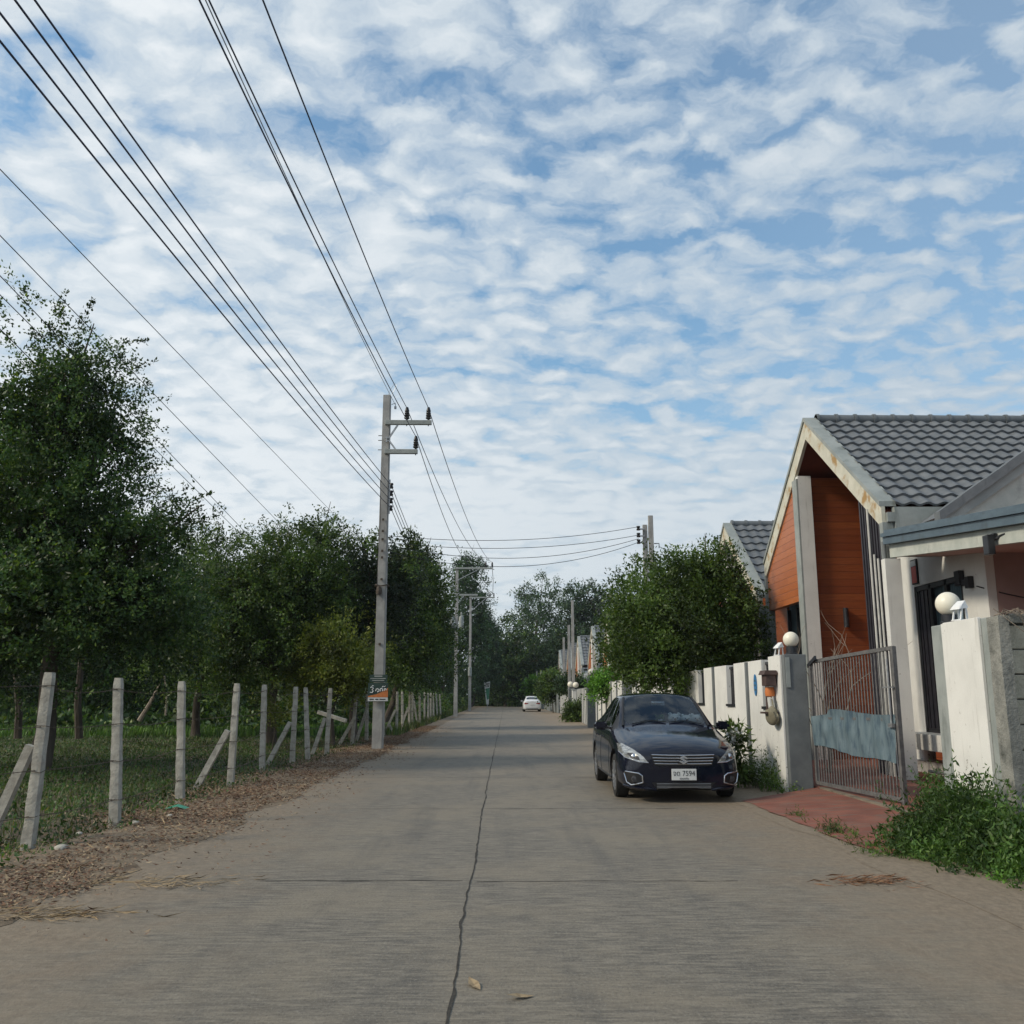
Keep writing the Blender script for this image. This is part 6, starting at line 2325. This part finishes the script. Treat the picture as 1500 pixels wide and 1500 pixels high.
    m_.hexa([(-.66, 3.38, .5), (.66, 3.38, .5), (.66, 3.5, .5), (-.66, 3.5, .5)], [(-.6, 3.56, 1.05), (.6, 3.56, 1.05), (.6, 3.66, 1.05), (-.6, 3.66, 1.05)])
    m_.build('cabin', M_CARINT, root)
    m_ = MB()
    wc = Matrix.Translation((.36, 1.86, .99)) @ Matrix.Rotation(rad(-66), 4, 'X')
    m_.tube([wc @ Vector((.18 * math.cos(a), .18 * math.sin(a), 0)) for a in np.linspace(0, 2 * PI, 25)], .015, 6)
    m_.bar(wc @ Vector((-.18, 0, 0)), wc @ Vector((.18, 0, 0)), .04, .02)
    m_.build('steering_wheel', M_CARBLACK, root)
    m_ = MB(); m_.box(-.11, .11, 1.93, 1.96, 1.28, 1.345, .01); m_.build('inner_mirror', M_CHROME, root)
    fb.free()
    return root


CX, CY, CS = 2.62, 13.72, 1.05
c1 = car('black blue saloon car parked facing the camera on the right of the road', (CX, CY, 0), 0, CS, M_CARNAVY, 'parked cars')
# small soft toys on the dashboard
def plush(label, x, y, z, s, ear=True):
    o = empty('plush_toy', (CX + x * CS, CY + y * CS, z * CS), label, 'plush toy', 'white things on the dashboard')
    m_ = MB()
    bm2 = bmesh.new(); bmesh.ops.create_uvsphere(bm2, u_segments=18, v_segments=12, radius=1)
    m_.bm(bm2, Matrix.Translation((0, 0, s * .75)) @ Matrix.Diagonal((s * 1.15, s * .85, s * .8, 1)))
    m_.build('body', M_PLUSH, o, smooth=True)
    for e in (-1, 1):
        m_ = MB(); bm2 = bmesh.new(); bmesh.ops.create_uvsphere(bm2, u_segments=12, v_segments=8, radius=s * .34)
        m_.bm(bm2, Matrix.Translation((e * s * .75, 0, s * 1.4))); m_.build('ear', M_PLUSH, o, smooth=True)
        m_ = MB(); bm2 = bmesh.new(); bmesh.ops.create_uvsphere(bm2, u_segments=8, v_segments=6, radius=s * .11)
        m_.bm(bm2, Matrix.Translation((e * s * .35, -s * .8, s * .85))); m_.build('eye', M_INK, o, smooth=True)
    m_ = MB(); bm2 = bmesh.new(); bmesh.ops.create_uvsphere(bm2, u_segments=10, v_segments=8, radius=s * .24)
    m_.bm(bm2, Matrix.Translation((0, -s * .85, s * .6))); m_.build('muzzle', M_STRAW, o, smooth=True)
plush('round white soft toy on the dashboard, nearest the middle of the windscreen', .20, 1.62, 1.025, .095)
plush('white soft toy on the dashboard between the two others', .39, 1.64, 1.025, .082)
plush('white soft toy in the windscreen corner by the wall', .54, 1.61, 1.02, .09)
o = empty('dash_flower', (CX + -.02 * CS, CY + 1.62 * CS, 1.04 * CS), 'small yellow green ornament in the middle of the dashboard', 'ornament')
r = np.random.default_rng(9)
pp = r.normal(0, .03, (80, 3)) + np.array([0, 0, .06])
quads_mesh('petals', leaf_quads(pp, r.normal(size=(80, 3)), r, .045, .03), M_LEAF_F, o)
m_ = MB(); m_.lathe([(0, 0), (.035, 0), (.04, .04), (0, .045)], 12); m_.build('cup', M_PLUSH, o, smooth=True)

c2 = car('white saloon car parked far down the road with its rear to the camera', (3.05, 98, 0), PI, 1.04, M_CARWHITE, 'parked cars', False)


# ------------------------------------------------------------------ the air
mb = MB()
mb.box(-1600, 1600, -700, 2600, -1.3, 26)
hz_ = mb.build('haze')
m = bpy.data.materials.new('haze_air')
m.use_nodes = True
t = NT(m.node_tree)
t.n.clear()
out = t.new('ShaderNodeOutputMaterial')
pv = t.new('ShaderNodeVolumePrincipled')
pv.inputs['Color'].default_value = (0.80, 0.88, 0.97, 1)
pv.inputs['Density'].default_value = 0.0002
pv.inputs['Anisotropy'].default_value = 0.2
t.l.new(pv.outputs[0], out.inputs['Volume'])
hz_.data.materials.append(m)
tag(hz_, kind='stuff')
